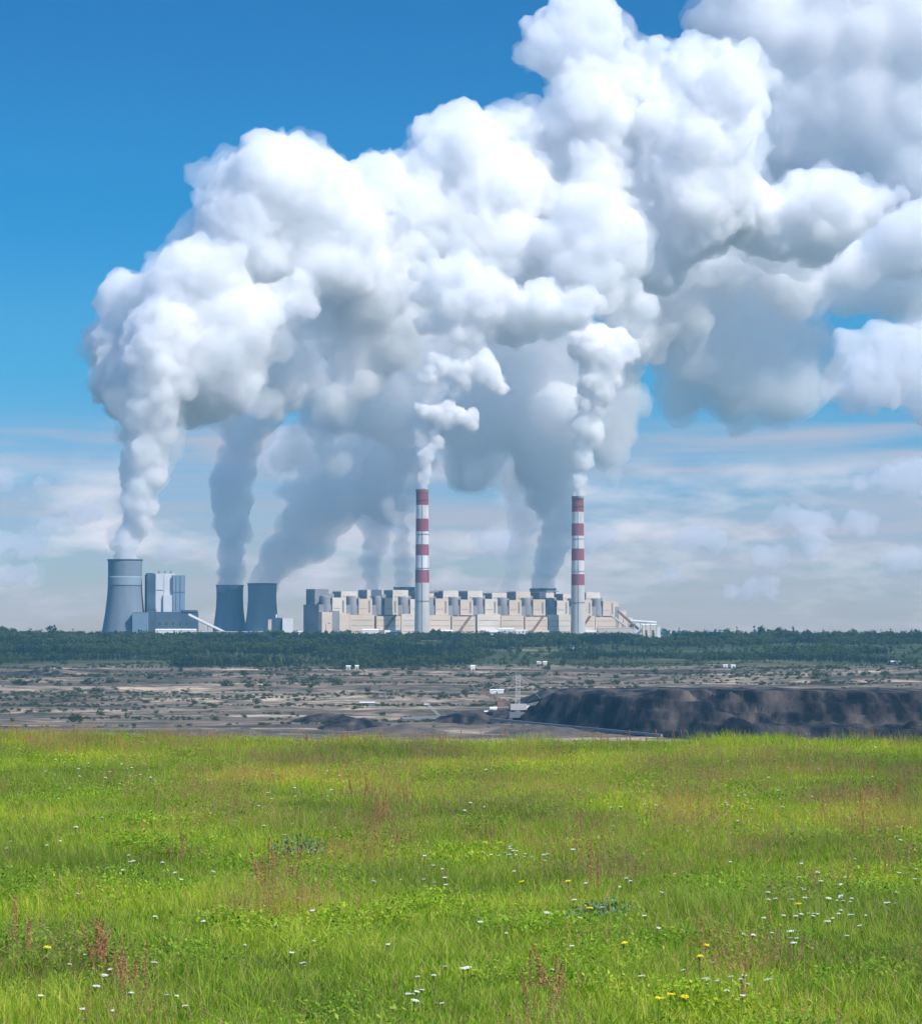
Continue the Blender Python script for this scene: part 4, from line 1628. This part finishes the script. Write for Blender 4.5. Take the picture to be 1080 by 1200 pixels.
blob('steam_cloud', M3, 5850, V_thin, 'torn pale scraps of steam between the middle tower plume and the first chimney', 'steam cloud', 4.2, ((60, 34), (-40, 30), (26, 14), (-16, 12), (10, 6)), 7, group='billows of the merged steam bank', seed=43, veil=V_veil)
M4 = [(560, 560, 18), (585, 545, 20), (600, 575, 14), (735, 500, 16), (720, 530, 16), (745, 470, 18), (715, 560, 12)]
blob('steam_cloud', M4, 5950, V_thin, 'faint steam scraps drifting between and beside the two striped chimneys', 'steam cloud', 4.2, ((60, 34), (-40, 30), (26, 14), (-16, 12), (10, 6)), 7, group='billows of the merged steam bank', seed=44, veil=V_veil)
# second tower
B = [(269, 684, 14), (269, 672, 16), (270, 658, 17), (271, 644, 18), (273, 628, 20), (272, 612, 22), (270, 596, 23), (272, 580, 25), (270, 565, 26), (280, 548, 25), (284, 530, 25), (285, 510, 26), (275, 495, 20), (295, 490, 27),
     (262, 492, 11), (310, 470, 34), (330, 450, 38), (290, 465, 22), (350, 430, 38), (370, 420, 34)]
blob('steam_plume', B, 6280, V_mid, 'grey shaded steam column rising from the middle cooling tower', 'steam plume', 5.5, ((60, 26), (26, 15), (-20, 12), (-10, 6)), 6, group=G1, seed=12)
Cc = [(308, 682, 14), (314, 672, 18), (324, 660, 22), (336, 645, 26), (348, 628, 30), (362, 612, 34), (376, 596, 38), (352, 575, 24), (395, 580, 42), (410, 560, 42), (360, 550, 20), (430, 545, 40), (390, 540, 28), (375, 640, 20), (450, 590, 28)]
blob('steam_plume', Cc, 6260, V_col, 'grey steam leaning right from the cooling tower behind the small white building', 'steam plume', 6, ((80, 34), (32, 18), (-26, 16), (-12, 8)), 6, group=G1, seed=13)
D = [(436, 688, 10), (437, 674, 12), (436, 655, 15), (438, 636, 18), (440, 615, 22), (436, 595, 24), (445, 570, 28), (450, 545, 32), (455, 520, 34)]
blob('steam_plume', D, 6550, V_col, 'faint steam rising over the left part of the boiler house roof', 'steam plume', 6, ((60, 26), (26, 15), (-20, 12), (-10, 6)), 5, group=G1, seed=14)
D2 = [(473, 688, 11), (474, 674, 12), (472, 656, 13), (468, 640, 13), (470, 622, 12), (464, 606, 13), (475, 590, 14), (480, 570, 20), (485, 545, 24)]
blob('steam_plume', D2, 6480, V_col, 'pale steam rising just left of the first striped chimney', 'steam plume', 5, ((40, 15), (18, 8)), 5, group=G1, seed=15)
Ee = [(636, 688, 15), (637, 678, 15), (640, 664, 16), (645, 648, 17), (650, 632, 19), (655, 614, 22), (654, 595, 26), (645, 575, 32), (640, 550, 38), (650, 520, 42), (660, 490, 44)]
blob('steam_plume', Ee, 6430, V_mid, 'pale steam rising from the tower rim left of the second chimney', 'steam plume', 5.5, ((60, 26), (26, 15), (-20, 12), (-10, 6)), 6, group=G1, seed=16)
Ff = [(598, 692, 12), (601, 676, 13), (606, 658, 15), (612, 638, 18), (616, 616, 22), (618, 592, 27), (616, 565, 32), (610, 535, 36)]
blob('steam_plume', Ff, 6600, V_thin, 'thin see through steam over the roof between the two chimneys', 'steam plume', 6, ((60, 26), (26, 15), (-20, 12), (-10, 6)), 5, group=G1, seed=17)
# chimney smoke
K1 = [(494, 572, 5), (495, 564, 6), (497, 555, 6.5), (499, 546, 7), (500, 538, 7.5), (496, 533, 5), (504, 530, 7), (508, 523, 6.5), (512, 517, 6), (514, 520, 4),
      (490, 478, 5), (498, 482, 9), (508, 484, 9), (518, 483, 10), (528, 488, 11), (538, 487, 11), (547, 490, 10), (553, 497, 8), (552, 486, 8), (525, 478, 8),
      (498, 444, 9), (505, 432, 10), (510, 420, 9), (507, 440, 10), (522, 430, 11), (535, 433, 12), (548, 435, 13), (562, 428, 14), (572, 436, 16), (578, 448, 12), (586, 453, 9), (568, 420, 10), (545, 445, 12), (594, 456, 4)]
blob('smoke_plume', K1, 5425, V_puff, 'broken white smoke puffs rising from the left striped chimney', 'smoke plume', 1.7, ((24, 12), (-14, 12), (10, 7), (-5, 4), (5, 3)), 6, group=G2, veil=V_veil2, seed=18, vextra=[(508, 506, 6), (512, 498, 7), (500, 470, 8), (512, 462, 9), (520, 455, 9), (505, 455, 8), (532, 462, 9), (540, 410, 11), (520, 402, 12), (555, 400, 12), (535, 392, 12), (505, 405, 9)])
K1b = [(508, 345, 22), (520, 325, 24), (545, 322, 24), (560, 338, 26), (585, 352, 26), (535, 352, 28), (605, 362, 24), (560, 368, 26), (630, 362, 26), (650, 368, 24), (640, 345, 16), (672, 362, 24), (690, 355, 18),
       (515, 378, 20), (540, 385, 20), (500, 375, 14), (575, 385, 12), (640, 385, 12), (492, 320, 9), (488, 345, 5), (505, 300, 8)]
blob('steam_cloud', K1b, 5440, V_dense, 'bright white smoke bank hanging above the left striped chimney', 'smoke cloud', 3.6, ((60, 34), (-36, 18), (26, 17), (-14, 8), (12, 8), (6, 3)), 7, seed=19, veil=V_veil)
K2 = [(678, 578, 4.5), (679, 568, 6), (681, 557, 8), (683, 545, 10), (686, 532, 12), (689, 518, 14), (692, 503, 17), (690, 488, 16), (695, 474, 19), (698, 458, 22), (703, 442, 24), (700, 424, 26), (697, 405, 28), (690, 398, 22), (712, 415, 22),
      (722, 425, 12), (735, 418, 9), (742, 414, 5), (680, 410, 14), (728, 400, 14)]
blob('smoke_plume', K2, 5690, V_puff, 'white smoke column widening upward from the right striped chimney', 'smoke plume', 2.8, ((40, 22), (-24, 14), (18, 11), (-9, 6), (8, 5)), 6, group=G2, veil=V_veil2, seed=20)
# clouds of the sky, far beyond the haze
T1 = [(900, 40, 70), (850, 30, 36), (960, 30, 80), (1020, 60, 80), (1080, 60, 90), (1000, 130, 80), (1070, 150, 90), (940, 110, 66), (1040, 210, 70), (1090, 220, 70), (980, 180, 60), (910, 150, 60), (825, 25, 16), (960, -30, 70), (1060, -40, 80), (880, -20, 60)]
FB = ((460, 170), (-200, 70), (170, 56), (-70, 32), (60, 24))
blob('cumulus_cloud', T1, 12600, V_far, 'huge cumulus cloud filling the upper right corner of the sky', 'cloud', 19, FB, 6, seed=21, veil=V_fveil)
T2 = [(1075, 425, 42), (1050, 440, 38), (1020, 452, 34), (1090, 400, 40), (1000, 465, 26), (985, 455, 22), (1000, 425, 22), (1060, 465, 30), (1100, 460, 40), (990, 475, 16), (972, 465, 16), (978, 440, 14), (1080, 478, 26), (1040, 405, 26), (1000, 410, 18)]
blob('cumulus_cloud', T2, 12400, V_far, 'bright cumulus cloud at the right edge above the thin cloud streaks', 'cloud', 16, ((380, 150), (150, 80), (-170, 80), (65, 40), (-60, 34)), 7, seed=22, veil=V_fveil)
small = [([(60, 620, 10), (75, 625, 9)], 'small cloud in the low left sky left of the leftmost steam'), ([(880, 690, 11), (900, 688, 10), (860, 692, 8)], 'pale long cloud near the horizon at the right'),
         ([(1050, 660, 12), (1070, 655, 12)], 'pale cloud at the right edge near the horizon'), ([(1040, 560, 16), (1070, 555, 18), (1010, 566, 10)], 'grey cloud at the right edge under the cumulus'),
         ([(1010, 612, 15), (1018, 606, 10), (1005, 622, 9)], 'small round white cloud low at the right, alone'),
         ([(925, 605, 12), (940, 608, 14), (958, 612, 12), (910, 612, 8), (970, 615, 7)], 'wide small cloud low at the right, above the pair of puffs'),
         ([(903, 654, 12), (893, 650, 10), (912, 650, 9)], 'left puff of the pair below the wide small cloud'),
         ([(952, 640, 12), (945, 634, 11), (960, 634, 10)], 'right puff of the pair below the wide small cloud'),
         ([(820, 628, 14), (835, 632, 12), (800, 632, 12)], 'flat pale cloud low right of the second chimney'),
         ([(785, 668, 9), (778, 662, 6)], 'tiny pale puff just above the horizon right of the second chimney'),
         ([(95, 601, 10), (108, 600, 9)], 'small pale cloud left of the leftmost steam column'),
         ([(50, 567, 8), (42, 571, 7)], 'tiny white puff low in the left sky'),
         ([(-3, 562, 12)], 'cloud puff cut by the left edge'),
         ([(15, 636, 14), (-5, 640, 14), (35, 640, 12)], 'flat pale cloud low at the left edge'),
         ([(205, 642, 9), (195, 646, 8), (215, 646, 6)], 'small pale cloud between the first two steam columns'),
         ([(30, 673, 12), (10, 675, 10)], 'faint flat cloud just above the horizon at left'),
         ([(578, 640, 14), (595, 634, 12)], 'soft pale cloud between the two striped chimneys'),
         ([(700, 632, 12), (712, 628, 10)], 'soft pale cloud just right of the second chimney stripes'),
         ([(345, 530, 22), (370, 525, 20), (325, 540, 16)], 'pale cloud showing between the second and third steam columns')]
for k, (pf, lab) in enumerate(small):
    pf = [(a_, b_, c_ * 1.5) for a_, b_, c_ in pf]
    blob('small_cloud', pf, 12000, V_farthin, lab, 'cloud', 9, ((110, 50), (-80, 60), (-35, 26)), 5, group='small clouds low in the sky', seed=30 + k, sq=.75, veil=V_fveil)
# ------------------------------------------------------------------ haze
hm_ = bpy.data.materials.new('haze')
hm_.use_nodes = True
t = hm_.node_tree
t.nodes.clear()
o_ = t.nodes.new('ShaderNodeOutputMaterial')
pv = t.nodes.new('ShaderNodeVolumePrincipled')
pv.inputs['Color'].default_value = (.24, .69, 1.0, 1)
pv.inputs['Density'].default_value = 3.3e-5
pv.inputs['Anisotropy'].default_value = 0.0
t.links.new(pv.outputs[0], o_.inputs['Volume'])
hm_.cycles.homogeneous_volume = True
s = MB()
s.box(-4600, 4600, -200, 9600, -100, 1800)
hz = s.build('haze', hm_)
tag(hz, 'thin pale blue summer haze over the whole view', 'haze', kind='stuff')
